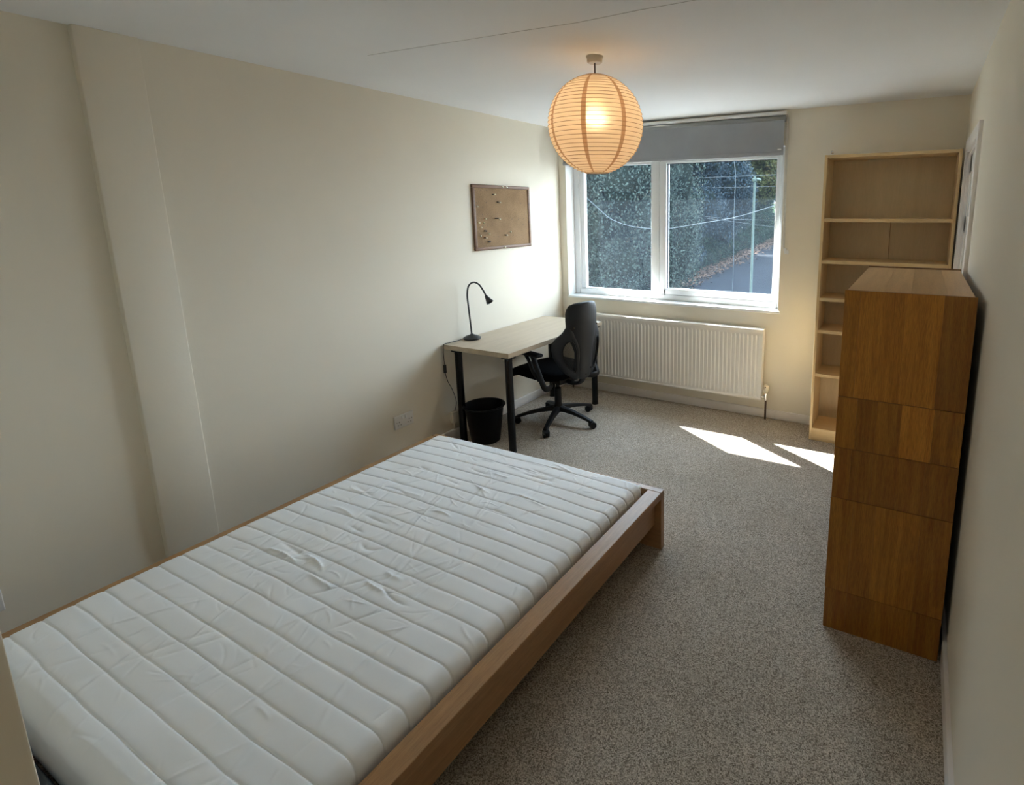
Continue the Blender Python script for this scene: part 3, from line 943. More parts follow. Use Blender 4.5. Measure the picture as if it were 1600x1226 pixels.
def caster(leg, sw_):
    bm = bmesh.new()
    for s in (-1, 1):
        tube(bm, [(0.012, s * 0.006, 0.026), (0.012, s * 0.022, 0.026)], 0.026, 18)
    B(bm, -0.012, 0.026, -0.006, 0.006, 0.020, 0.056, 0.004)
    # hood over the wheels
    A = []
    for k in range(9):
        t = R(20 + k * 17)
        A.append((0.012 + 0.029 * math.cos(t), 0.026 + 0.029 * math.sin(t)))
    for k in range(8):
        q = [bm.verts.new((A[k][0], -0.024, A[k][1])), bm.verts.new((A[k + 1][0], -0.024, A[k + 1][1])), bm.verts.new((A[k + 1][0], 0.024, A[k + 1][1])), bm.verts.new((A[k][0], 0.024, A[k][1]))]
        bm.faces.new(q)
    o = finish('caster', bm, M['black_plastic'], leg, auto=40)
    o.location = (0.315, 0, 0)
    o.rotation_euler = (0, 0, sw_)
    return o
for wa, swv in ((-3, 1.0), (-73, 0.6), (-147, 0.3), (69, 2.0), (141, -0.8)):
    lg = star_leg(R(wa) - face)
    caster(lg, swv)
bm = bmesh.new()
lathe(bm, [(0, 0.085), (0.036, 0.088), (0.038, 0.13), (0.030, 0.15), (0.028, 0.16), (0.027, 0.28), (0.022, 0.285), (0.014, 0.29), (0.014, 0.36), (0, 0.36)], 24)
finish('gas_column', bm, M['black_plastic'], chair, auto=40)
bm = bmesh.new()
B(bm, -0.13, 0.12, -0.09, 0.09, 0.345, 0.385, 0.012)
tube(bm, [(0.0, 0.08, 0.365), (0.0, 0.15, 0.37), (0.0, 0.17, 0.36)], 0.006, 8)
finish('tilt_mechanism', bm, M['black_plastic'], chair, auto=40)
# seat cushion
bm = bmesh.new()
bmesh.ops.create_cube(bm, size=1)
bmesh.ops.subdivide_edges(bm, edges=bm.edges[:], cuts=9, use_grid_fill=True)
for v in bm.verts:
    x, y, z = v.co * 2
    rx, ry = 0.275, 0.242
    p = 3.6
    l = (abs(x) ** p + abs(y) ** p) ** (1 / p) / max(abs(x), abs(y), 1e-6)
    X = x / max(l, 1e-6) * rx if max(abs(x), abs(y)) > 1e-6 else 0
    Y = y / max(l, 1e-6) * ry if max(abs(x), abs(y)) > 1e-6 else 0
    e = max(abs(x), abs(y))
    zt = 0.042 * (1 - 0.55 * max(0, e - 0.55) / 0.45 * e)
    Z = 0.425 + z * zt + 0.010 * (abs(y) ** 2) * (z > 0)
    if x > 0.5:
        Z -= 0.055 * ((x - 0.5) / 0.5) ** 2
    v.co = (X + 0.085, Y, Z)
finish('seat', bm, M['seat_fabric'], chair, smooth=True)

def back_pt(s, z, t=0.0):
    """s across (sitter's left +), z height, t depth towards the rear"""
    x = -0.292 - 0.10 * (z - 0.42) ** 1.0 * 0.6 - 0.02 * math.sin((z - 0.42) / 0.6 * math.pi) + 2.0 * s * s
    return Vector((x - t, s, z))
def back_shell():
    hw_ = [(0.425, 0.045), (0.432, 0.075), (0.46, 0.092), (0.52, 0.092), (0.58, 0.086), (0.64, 0.090), (0.70, 0.112), (0.76, 0.145), (0.82, 0.150), (0.88, 0.152), (0.93, 0.151), (0.965, 0.142), (0.99, 0.125), (1.003, 0.09), (1.008, 0.045)]
    bm = bmesh.new()
    nseg = 12
    F_, K_ = [], []
    for (z, h) in hw_:
        F_.append([bm.verts.new(back_pt(h * (2 * i / nseg - 1), z, 0.0)) for i in range(nseg + 1)])
        K_.append([bm.verts.new(back_pt(h * (2 * i / nseg - 1), z, 0.030 * (1 - 0.55 * abs(2 * i / nseg - 1) ** 3))) for i in range(nseg + 1)])
    nr = len(hw_)
    for r_ in range(nr - 1):
        for i in range(nseg):
            bm.faces.new((F_[r_][i], F_[r_][i + 1], F_[r_ + 1][i + 1], F_[r_ + 1][i]))
            bm.faces.new((K_[r_][i], K_[r_ + 1][i], K_[r_ + 1][i + 1], K_[r_][i + 1]))
        bm.faces.new((F_[r_][0], F_[r_ + 1][0], K_[r_ + 1][0], K_[r_][0]))
        bm.faces.new((F_[r_][nseg], K_[r_][nseg], K_[r_ + 1][nseg], F_[r_ + 1][nseg]))
    for i in range(nseg):
        bm.faces.new((F_[0][i], K_[0][i], K_[0][i + 1], F_[0][i + 1]))
        bm.faces.new((F_[-1][i], F_[-1][i + 1], K_[-1][i + 1], K_[-1][i]))
    bmesh.ops.recalc_face_normals(bm, faces=bm.faces[:])
    return finish('back_shell', bm, M['grey_plastic'], chair, auto=55)
bs = back_shell()
LOOP = [((.085, .490), (.050, .425)), ((.115, .508), (.125, .460)), ((.147, .540), (.173, .515)), ((.172, .600), (.219, .600)),
        ((.182, .660), (.235, .678)), ((.168, .708), (.222, .735)), ((.145, .728), (.176, .790)), ((.115, .716), (.130, .835)),
        ((.093, .660), (.055, .680)), ((.084, .575), (.055, .580))]
def closed(pts, n=5):
    m_ = len(pts); out = []
    P_ = [Vector((p[0], p[1], 0)) for p in pts]
    for i in range(m_):
        a, b_, c, d = P_[i - 1], P_[i], P_[(i + 1) % m_], P_[(i + 2) % m_]
        for k in range(n):
            t = k / n
            out.append(0.5 * ((2 * b_) + (c - a) * t + (2 * a - 5 * b_ + 4 * c - d) * t * t + (3 * b_ - a - 3 * c + d) * t ** 3))
    return out
def back_loop(sgn):
    I_ = closed([q[0] for q in LOOP]); O_ = closed([q[1] for q in LOOP])
    n_ = len(I_)
    bm = bmesh.new()
    rings = []
    for k in range(n_):
        i_, o_ = I_[k], O_[k]
        def P3(f, t):
            q = i_.lerp(o_, f)
            return bm.verts.new(back_pt(sgn * q.x, q.y, t))
        rings.append([P3(0, 0.0), P3(0, 0.022), P3(0.3, 0.028), P3(0.8, 0.022), P3(1, 0.010), P3(1, 0.0)])
    for k in range(n_):
        a, b_ = rings[k], rings[(k + 1) % n_]
        for j in range(6):
            bm.faces.new((a[j], a[(j + 1) % 6], b_[(j + 1) % 6], b_[j]))
    bmesh.ops.recalc_face_normals(bm, faces=bm.faces[:])
    lp = finish('back_loop', bm, M['grey_plastic'], chair, auto=60)
    bm = bmesh.new()
    c = bm.verts.new(back_pt(sgn * 0.13, 0.61, 0.006))
    rr_ = [bm.verts.new(back_pt(sgn * q.x, q.y, 0.006)) for q in I_]
    for k in range(n_):
        bm.faces.new((c, rr_[k], rr_[(k + 1) % n_]))
    finish('mesh_panel', bm, M['mesh'], lp)
    bm = bmesh.new()
    tube(bm, [back_pt(sgn * q.x, q.y, 0.024) for q in I_ + I_[:1]], 0.0045, 6, caps=False)
    finish('loop_rim', bm, M['black_plastic'], lp, smooth=True)
for s in (-1, 1):
    back_loop(s)
# dark padded front of the backrest
bm = bmesh.new()
rows_ = []
for (z, h) in ((0.45, 0.07), (0.60, 0.075), (0.75, 0.10), (0.86, 0.14), (0.95, 0.14), (0.985, 0.10)):
    rows_.append([bm.verts.new(back_pt(h * (i / 4 - 1), z, -0.022 + 0.02 * abs(i / 4 - 1) ** 4)) for i in range(9)])
for a, b_ in zip(rows_, rows_[1:]):
    for i in range(8):
        bm.faces.new((a[i], a[i + 1], b_[i + 1], b_[i]))
finish('back_padding', bm, M['seat_fabric'], chair, smooth=True)
bm = bmesh.new()
tube(bm, catmull([(-0.08, 0, 0.365), (-0.20, 0, 0.36), (-0.285, 0, 0.40), (-0.30, 0, 0.50)], 6), 0.028, 12, flat=(1.1, 0.5))
finish('back_support', bm, M['black_plastic'], chair, smooth=True)
# shell bolts
for (s, z) in ((0.05, 0.50), (-0.05, 0.50), (-0.115, 0.83), (0.115, 0.83), (0.0, 0.455)):
    bm = bmesh.new()
    p = back_pt(s, z, 0.030)
    tube(bm, [p, p + Vector((-0.003, 0, 0))], 0.006, 10)
    finish('bolt', bm, M['black'], bs)
# armrests
for sgn in (-1, 1):
    bm = bmesh.new()
    y0 = sgn * 0.175; y1 = sgn * 0.275
    post = catmull([(-0.14, y0, 0.374), (-0.175, sgn * 0.235, 0.368), (-0.175, y1, 0.385), (-0.135, y1, 0.45), (-0.09, y1, 0.53), (-0.055, y1, 0.605)], 6)
    tube(bm, post, 0.019, 12, flat=(0.6, 1.15))
    tube(bm, catmull([(0.035, y1, 0.607), (0.005, y1, 0.575), (-0.025, y1, 0.53), (-0.055, y1, 0.48), (-0.12, y1, 0.43)], 6), 0.017, 10, flat=(0.6, 1.1))
    arm = finish('armrest', bm, M['black_plastic'], chair, smooth=True)
    bm = bmesh.new()
    B(bm, -0.14, 0.07, y1 - 0.034, y1 + 0.034, 0.605, 0.632, 0.012, 3)
    finish('arm_pad', bm, M['black_plastic'], arm, auto=50)

# ================================================================== CORK BOARD
KY0, KY1, KZ0, KZ1 = 3.128, 3.797, 1.366, 1.858
kb = thing('cork_board', 'rectangular cork notice board in a brown wooden frame', 'notice board', (0.0, (KY0 + KY1) / 2, KZ0))
bm = bmesh.new(); B(bm, 0.003, 0.012, KY0 + 0.01, KY1 - 0.01, KZ0 + 0.01, KZ1 - 0.01)
pl_(finish('cork_sheet', bm, M['cork'], kb), kb)
fwid = 0.024
for d in ((KY0, KY1, KZ0, KZ0 + fwid), (KY0, KY1, KZ1 - fwid, KZ1), (KY0, KY0 + fwid, KZ0 + fwid, KZ1 - fwid), (KY1 - fwid, KY1, KZ0 + fwid, KZ1 - fwid)):
    bm = bmesh.new(); B(bm, 0.001, 0.019, *d, 0.004, 2)
    pl_(finish('frame_strip', bm, M['cork_frame'], kb, auto=35), kb)
# pin holes left in the cork (one scatter of tiny pits)
holes = [(3.163, 1.813), (3.217, 1.817), (3.17, 1.724), (3.274, 1.726), (3.23, 1.692), (3.171, 1.638), (3.225, 1.635), (3.283, 1.637), (3.563, 1.597), (3.643, 1.595), (3.712, 1.597), (3.282, 1.604), (3.226, 1.552), (3.278, 1.55), (3.331, 1.553), (3.341, 1.467), (3.395, 1.463), (3.572, 1.467), (3.679, 1.462), (3.7, 1.55), (3.683, 1.722), (3.283, 1.816)]
bm = bmesh.new()
for (y, z) in holes:
    lathe_c = Matrix.Translation((0.0122, y, z)) @ Matrix.Rotation(R(90), 4, 'Y')
    bmesh.ops.create_circle(bm, cap_ends=True, segments=8, radius=0.0034, matrix=lathe_c)
pl_(finish('pin_holes', bm, M['pin_dark'], kb), kb)['kind'] = 'stuff'
def pin(name, m, r):
    bm = bmesh.new()
    lathe(bm, [(0, 0), (0.0008, 0), (0.0008, 0.004), (r, 0.005), (r * 0.6, 0.009), (r, 0.013), (r * 0.8, 0.0155), (0, 0.016)], 12)
    for v in bm.verts:
        v.co = Vector((v.co.z, v.co.y, -v.co.x))
    return finish(name, bm, m, smooth=True)
pale = [(3.369, 1.787), (3.42, 1.727), (3.169, 1.695), (3.246, 1.604), (3.41, 1.599), (3.179, 1.576), (3.23, 1.574), (3.199, 1.541), (3.281, 1.49), (3.186, 1.478), (3.246, 1.46), (3.531, 1.496), (3.487, 1.471), (3.449, 1.378), (3.455, 1.846), (3.503, 1.846)]
dark = [(3.346, 1.786), (3.395, 1.73), (3.364, 1.607), (3.385, 1.607), (3.235, 1.514), (3.250, 1.512), (3.268, 1.43), (3.284, 1.43), (3.231, 1.463), (3.47, 1.472)]
p0 = pin('push_pin', M['pin_white'], 0.0052)
for i, (y, z) in enumerate(pale):
    o = p0 if i == 0 else p0.copy()
    if i:
        COL.objects.link(o)
    fr_pin = z < KZ0 + fwid or z > KZ1 - fwid
    o.location = (0.0175 if fr_pin else 0.0105, y, z)
    tag(o, 'pale push pin stuck in the wooden frame of the cork board' if fr_pin else 'pale push pin stuck in the brown cork sheet', 'pin', 'pale pins in the board frame' if fr_pin else 'pale pins in the cork')
p1 = pin('push_pin', M['pin_dark'], 0.0060)
for i, (y, z) in enumerate(dark):
    o = p1 if i == 0 else p1.copy()
    if i:
        COL.objects.link(o)
    o.location = (0.0105, y, z)
    tag(o, 'dark push pin stuck in the brown cork sheet', 'pin', 'dark pins in the cork')

# ================================================================== SOCKETS
def socket(y0, y1, z0, z1, x, label):
    t = thing('wall_socket', label, 'socket', (x, (y0 + y1) / 2, z0))
    wy, hz = (y1 - y0) / 2, z1 - z0
    bm = bmesh.new(); B(bm, 0, 0.012, -wy, wy, 0, hz, 0.004, 3)
    pt_ = finish('plate', bm, M['socket'], t, auto=40)
    for s in (-1, 1):
        bm = bmesh.new()
        c = s * wy * 0.52
        for (dy, dz, a, b_) in ((0, 0.038, 0.0024, 0.0042), (-0.011, 0.018, 0.0042, 0.0022), (0.011, 0.018, 0.0042, 0.0022)):
            B(bm, 0.0116, 0.0124, c + dy - a, c + dy + a, dz - b_ + 0.006, dz + b_ + 0.006)
        finish('pin_slots', bm, M['dark_hole'], pt_)
        bm = bmesh.new(); B(bm, 0.010, 0.0155, s * 0.013 - 0.0065, s * 0.013 + 0.0065, hz - 0.032, hz - 0.010, 0.002)
        finish('rocker_switch', bm, M['white'], pt_, auto=40)
    for s in (-1, 1):
        bm = bmesh.new(); tube(bm, [(0.0115, s * wy * 0.8, hz * 0.5), (0.0128, s * wy * 0.8, hz * 0.5)], 0.003, 10)
        finish('screw', bm, M['chrome'], pt_)
    return t
socket(2.299, 2.450, 0.250, 0.339, 0.0, 'white double wall socket above the bed rail near the desk')
socket(0.395, 0.543, 0.18, 0.268, -0.022, 'white wall socket low on the left wall cut by the picture edge')
ob = thing('outlet_box', 'painted cable box low on the wall behind the desk leg', 'cable box', (0, 2.84, 0.128))
bm = bmesh.new(); B(bm, 0, 0.034, -0.065, 0.065, 0, 0.085, 0.004)
finish('box_body', bm, M['wall'], ob, auto=40)
bm = bmesh.new(); B(bm, 0, 0.012, -0.035, -0.012, -0.057, 0.002, 0.002)
finish('cable_duct', bm, M['wall'], ob, auto=40)

# ================================================================== PAPER LANTERN
GX, GY, GZ, GR = 1.5431, 2.377, 2.067, 0.2275
pend = thing('paper_lantern', 'round ribbed paper lantern lampshade glowing under the ceiling', 'pendant lamp', (GX, GY, H))
def gp(a, p, r=GR):        # azimuth, polar from top
    return Vector((r * math.sin(p) * math.cos(a), r * math.sin(p) * math.sin(a), GZ - H + r * math.cos(p)))
bm = bmesh.new()
lathe(bm, [(0, 0), (0.040, 0), (0.040, -0.006), (0.037, -0.010), (0.036, -0.026), (0.031, -0.031), (0.0, -0.031)], 32)
finish('ceiling_rose', bm, M['rose'], pend, auto=40)
bm = bmesh.new(); tube(bm, [(0, 0, -0.03), (0, 0, -0.15)], 0.0035, 10)
finish('cord', bm, M['cord'], pend, smooth=True)
bm = bmesh.new(); lathe(bm, [(0, -0.145), (0.012, -0.147), (0.019, -0.155), (0.019, -0.20), (0, -0.20)], 20)
finish('bulb_holder', bm, M['white'], pend, auto=40)
bm = bmesh.new()
lathe(bm, [(0.013, -0.20), (0.014, -0.212), (0.026, -0.236), (0.030, -0.255), (0.026, -0.275), (0.014, -0.287), (0, -0.290)], 20)
bulb = finish('bulb', bm, M['bulb'], pend, smooth=True)
# paper: scalloped between the wire hoops
p0_, p1_ = math.asin(0.055 / GR), math.pi - math.asin(0.058 / GR)
NH = 31
hoops = [p0_ + (p1_ - p0_) * k / NH for k in range(NH + 1)]
SEG = 128
bm = bmesh.new()
seam_az = [math.atan2(-0.839, 0.5438) + d for d in ()]
# camera-facing direction in the horizontal plane
va = math.atan2(CAM.y - GY, CAM.x - GX)
seams = [va + R(-14 - 1) * -1 * -1 + R(48.5) * k for k in range(-3, 5)]
seams = [va - R(14) + R(48.2) * k for k in range(-3, 4)] + [va - R(14) + R(48.2) * 3 + R(23 + 12)]
def in_seam(a):
    for s in seams:
        d = (a - s + math.pi) % (2 * math.pi) - math.pi
        if abs(d) < 0.052:
            return True
    return False
rings = []
azs = []
for k in range(SEG):
    azs.append(2 * math.pi * k / SEG)
# add exact seam edges
for s in seams:
    for e in (-0.050, 0.050):
        azs.append((s + e) % (2 * math.pi))
azs = sorted(azs)
pol = []
for i in range(NH):
    for j in range(3):
        t = j / 3
        pol.append((hoops[i] + (hoops[i + 1] - hoops[i]) * t, GR + 0.0012 - 0.0030 * math.sin(math.pi * t)))
pol.append((hoops[-1], GR + 0.0012))
for (p, r_) in pol:
    rings.append([bm.verts.new(gp(a, p, r_)) for a in azs])
na = len(azs)
for a, b_ in zip(rings, rings[1:]):
    for k in range(na):
        f = bm.faces.new((a[k], b_[k], b_[(k + 1) % na], a[(k + 1) % na]))
        mid = azs[k] + ((azs[(k + 1) % na] - azs[k]) % (2 * math.pi)) / 2
        f.material_index = 1 if in_seam(mid) else 0
shade = finish('paper_shade', bm, [M['paper'], M['paper_seam']], pend, smooth=True)
bm = bmesh.new()
for i, p in enumerate(hoops):
    thick = 0.0021 if i in (0, NH) else 0.0011
    hoop = [gp(2 * math.pi * k / 96, p, GR + 0.0012) for k in range(97)]
    tube(bm, hoop, thick, 5, caps=False)
hp = finish('wire_hoops', bm, M['wire_rib'], shade, smooth=True)
hp['kind'] = 'stuff'
bm = bmesh.new()
for z in (0.215,):
    tube(bm, [gp(0.3, p0_), (0, 0, -0.135), gp(0.3 + math.pi, p0_)], 0.0014, 6)
tube(bm, [(0.012, 0.004, -0.14), (0.03, 0.01, -0.3), gp(0.3, p1_)], 0.0012, 6)
tube(bm, [(-0.012, -0.004, -0.14), (-0.03, -0.01, -0.3), gp(0.3 + math.pi, p1_)], 0.0012, 6)
finish('wire_stretcher', bm, M['wire_rib'], shade, smooth=True)
pt = bpy.data.lights.new('bulb_light', 'POINT')
pt.energy = 12.0
pt.color = (1.0, 0.78, 0.52)
pt.shadow_soft_size = 0.03
pto = bpy.data.objects.new('bulb_light', pt)
pto.location = (0, 0, -0.262)
pto.parent = pend
COL.objects.link(pto)

# ================================================================== BOOKCASE
QX0, QX1, QY0, QY1, QH = 2.3666, 3.1666, 3.9533, 4.236, 2.02
bc = thing('bookcase', 'tall empty birch veneer bookcase against the window wall', 'bookcase', ((QX0 + QX1) / 2, (QY0 + QY1) / 2, 0))
def qb(name, d, m='beech', bev=0.001):
    bm = bmesh.new(); B(bm, *d, bev, 1)
    return pl_(finish(name, bm, M[m], bc, auto=35), bc)
qb('side_panel', (QX0, QX0 + 0.018, QY0, QY1, 0, QH)); qb('side_panel', (QX1 - 0.018, QX1, QY0, QY1, 0, QH))
ix0, ix1 = QX0 + 0.0185, QX1 - 0.0185
qb('top_panel', (ix0, ix1, QY0 + 0.001, QY1 - 0.005, QH - 0.020, QH - 0.001), 'beech_x')
qb('bottom_shelf', (ix0, ix1, QY0 + 0.001, QY1 - 0.005, 0.076, 0.094), 'beech_x')
qb('plinth', (ix0, ix1, QY0 + 0.003, QY0 + 0.018, 0.0, 0.0755), 'beech_x')
bk = qb('back_board', (ix0, ix1, QY1 - 0.005, QY1 - 0.001, 0.08, QH - 0.005), 'back_board', 0)
for z in (1.602, 1.318, 1.056, 0.826, 0.506):
    o = qb('shelf', (ix0 + 0.0005, ix1 - 0.0005, QY0 + 0.006, QY1 - 0.006, z - 0.022, z), 'beech_x')
bm = bmesh.new(); B(bm, (ix0 + ix1) / 2 + 0.02, (ix0 + ix1) / 2 + 0.023, QY1 - 0.0065, QY1 - 0.0048, 0.094, 1.58)
finish('board_joint', bm, M['oak_dark'], bk)

# ================================================================== CHEST OF DRAWERS (seen from its end)
CX0, CX1, CY0, CY1, CHH = 2.757, 3.1685, 2.084, 3.05, 1.3806
ch = thing('chest_of_drawers', 'tall brown oak veneer chest of drawers seen from its end', 'chest of drawers', ((CX0 + CX1) / 2, (CY0 + CY1) / 2, 0))
def cb(name, d, m, bev=0.001, par=None):
    bm = bmesh.new(); B(bm, *d, bev, 1)
    return pl_(finish(name, bm, M[m], par or ch, auto=35), ch) if par is None else finish(name, bm, M[m], par, auto=35)
side = cb('side_panel', (CX0 + 0.001, CX1 - 0.001, CY0 + 0.0025, CY0 + 0.02, 0, CHH - 0.001), 'oak_dark')
side2 = cb('side_panel', (CX0, CX1, CY1 - 0.02, CY1, 0, CHH), 'oak_dark')
zrow = [1.3806, 0.981, 0.779, 0.573, 0.178, 0.0]
rows_f = [[(0, .13, .95), (.13, .49, 1.05), (.49, .77, 1.12), (.77, 1, .68)],
          [(0, .17, .88), (.17, .33, .66), (.33, .53, .80), (.53, .78, 1.18), (.78, 1, .80)],
          [(0, .15, .78), (.15, .33, .66), (.33, .53, .72), (.53, .75, .74), (.75, 1, .68)],
          [(0, .20, .82), (.20, .39, .78), (.39, .76, .90), (.76, 1, .74)],
          [(0, .2, .72), (.2, .45, .66), (.45, .75, .80), (.75, 1, .62)]]
cw = CX1 - CX0
for r_, (zt, zb) in enumerate(zip(zrow, zrow[1:])):
    off = (0, 0, 0, 0.0015, 0.0)[r_]
    for (a, b_, tone) in rows_f[r_]:
        x0 = CX0 + cw * a + (0.00015 if a else 0); x1 = CX0 + cw * b_ - (0.00015 if b_ < 1 else 0)
        # rows slant a touch, as in the veneer of the real end panel
        bm = bmesh.new(); B(bm, x0 - off * (a == 0), x1, CY0 - off * 0.3, CY0 + 0.0028, zb + 0.0012, zt - (0.0012 if r_ else 0))
        o = finish('veneer_stave', bm, M['oak_stave'], side)
        o.color = (tone, tone * (0.97 if tone < 0.8 else 1.0), tone, 1)
# top, set a few millimetres below the side panels
tp_ = cb('top_panel', (CX0 + 0.004, CX1 - 0.004, CY0 + 0.0205, CY1 - 0.0205, CHH - 0.032, CHH - 0.0075), 'oak_dark')
for (a, b_, tone) in ((0, .30, 1.0), (.30, .52, 0.97), (.52, .80, 0.88), (.80, 1, 1.04)):
    bm = bmesh.new(); B(bm, CX0 + 0.004 + (cw - 0.008) * a, CX0 + 0.004 + (cw - 0.008) * b_ - 0.0004, CY0 + 0.0205, CY1 - 0.0205, CHH - 0.0078, CHH - 0.005)
    o = finish('veneer_stave', bm, M['oak_top'], tp_)
    o.color = (tone, tone, tone, 1)
cb('back_panel', (CX1 - 0.010, CX1 - 0.002, CY0 + 0.0205, CY1 - 0.0205, 0.02, CHH - 0.033), 'dark_back')
cb('plinth', (CX0 + 0.012, CX0 + 0.03, CY0 + 0.0205, CY1 - 0.0205, 0, 0.075), 'oak_dark')
zz = [0.08, 0.335, 0.59, 0.845, 1.10, 1.345]
for a, b_ in zip(zz, zz[1:]):
    cb('drawer', (CX0 - 0.001, CX0 + 0.018, CY0 + 0.023, CY1 - 0.023, a + 0.003, b_ - 0.003), 'oak_dark')
cb('carcass', (CX0 + 0.02, CX1 - 0.0105, CY0 + 0.0205, CY1 - 0.0205, 0.076, CHH - 0.0325), 'oak_dark')

# ================================================================== OUTSIDE
GZ0 = -2.9
def gz(y):
    return GZ0 + max(0.0, y - 30.3) * 0.0535
def strip(name, m, x0f, x1f, ys, dz=0.0, th=0.3):
    bm = bmesh.new()
    T, Bo = [], []
    for y in ys:
        T.append((bm.verts.new((x0f(y), y, gz(y) + dz)), bm.verts.new((x1f(y), y, gz(y) + dz))))
        Bo.append((bm.verts.new((x0f(y), y, gz(y) + dz - th)), bm.verts.new((x1f(y), y, gz(y) + dz - th))))
    for i in range(len(ys) - 1):
        bm.faces.new((T[i][0], T[i][1], T[i + 1][1], T[i + 1][0]))
        bm.faces.new((Bo[i][0], Bo[i + 1][0], Bo[i + 1][1], Bo[i][1]))
        bm.faces.new((T[i][0], T[i + 1][0], Bo[i + 1][0], Bo[i][0]))
        bm.faces.new((T[i][1], Bo[i][1], Bo[i + 1][1], T[i + 1][1]))
    bm.faces.new((T[0][0], Bo[0][0], Bo[0][1], T[0][1])); bm.faces.new((T[-1][0], T[-1][1], Bo[-1][1], Bo[-1][0]))
    bmesh.ops.recalc_face_normals(bm, faces=bm.faces[:])
    return finish(name, bm, m)
ys = [4.6, 12, 20, 26, 30.3, 36, 44, 55, 70, 100, 140]
kx = lambda y: -9.62 - (y - 30.3) * 0.016
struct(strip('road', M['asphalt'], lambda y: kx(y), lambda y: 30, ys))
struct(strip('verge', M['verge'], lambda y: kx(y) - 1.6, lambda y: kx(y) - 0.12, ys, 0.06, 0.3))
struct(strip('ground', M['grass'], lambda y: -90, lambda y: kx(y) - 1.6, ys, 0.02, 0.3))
# kerb stones, each its own piece
kerb = bpy.data.objects.new('kerb', None); COL.objects.link(kerb); kerb['kind'] = 'structure'
bm = bmesh.new(); B(bm, -0.07, 0.07, -0.45, 0.45, -0.12, 0.09, 0.012, 1)
ks = finish('kerb_stone', bm, M['kerb'], kerb)
y = 20.0
first = True
while y < 62:
    o = ks if first else ks.copy()
    if not first:
        COL.objects.link(o)
    first = False
    o.location = (kx(y) - 0.05, y, gz(y))
    o.rotation_euler = (math.atan(0.0535) if y > 30.3 else 0, 0, 0)
    y += 0.915
# fallen leaves along the gutter
def quads_mesh(name, C, A, Bv):
    """C centres, A, Bv half axes (n,3) -> rhombus leaves"""
    n = len(C)
    co = np.stack([C - A, C - Bv * 0.55, C + A, C + Bv * 0.55], 1).reshape(-1, 3)
    me = bpy.data.meshes.new(name)
    me.vertices.add(4 * n); me.vertices.foreach_set('co', co.astype(np.float32).ravel())
    me.loops.add(4 * n); me.loops.foreach_set('vertex_index', np.arange(4 * n))
    me.polygons.add(n); me.polygons.foreach_set('loop_start', np.arange(n) * 4); me.polygons.foreach_set('loop_total', np.full(n, 4))
    me.update()
    return me
n = 5200
yy_ = rng.uniform(24, 62, n)
xx_ = np.array([kx(v) for v in yy_]) + rng.normal(-0.25, 0.55, n)
zz_ = np.array([gz(v) for v in yy_]) + 0.09 + rng.uniform(0, 0.03, n)
an = rng.uniform(0, 2 * np.pi, n); s_ = rng.uniform(0.06, 0.13, n)
A_ = np.stack([np.cos(an), np.sin(an), rng.normal(0, 0.35, n)], 1) * s_[:, None]
B_ = np.stack([-np.sin(an), np.cos(an), rng.normal(0, 0.35, n)], 1) * s_[:, None]
o = link('fallen_leaves', quads_mesh('fallen_leaves', np.stack([xx_, yy_, zz_], 1), A_, B_), M['litter'])
tag(o, 'pinkish brown fallen leaves lying along the road edge outside', 'leaves', kind='stuff')

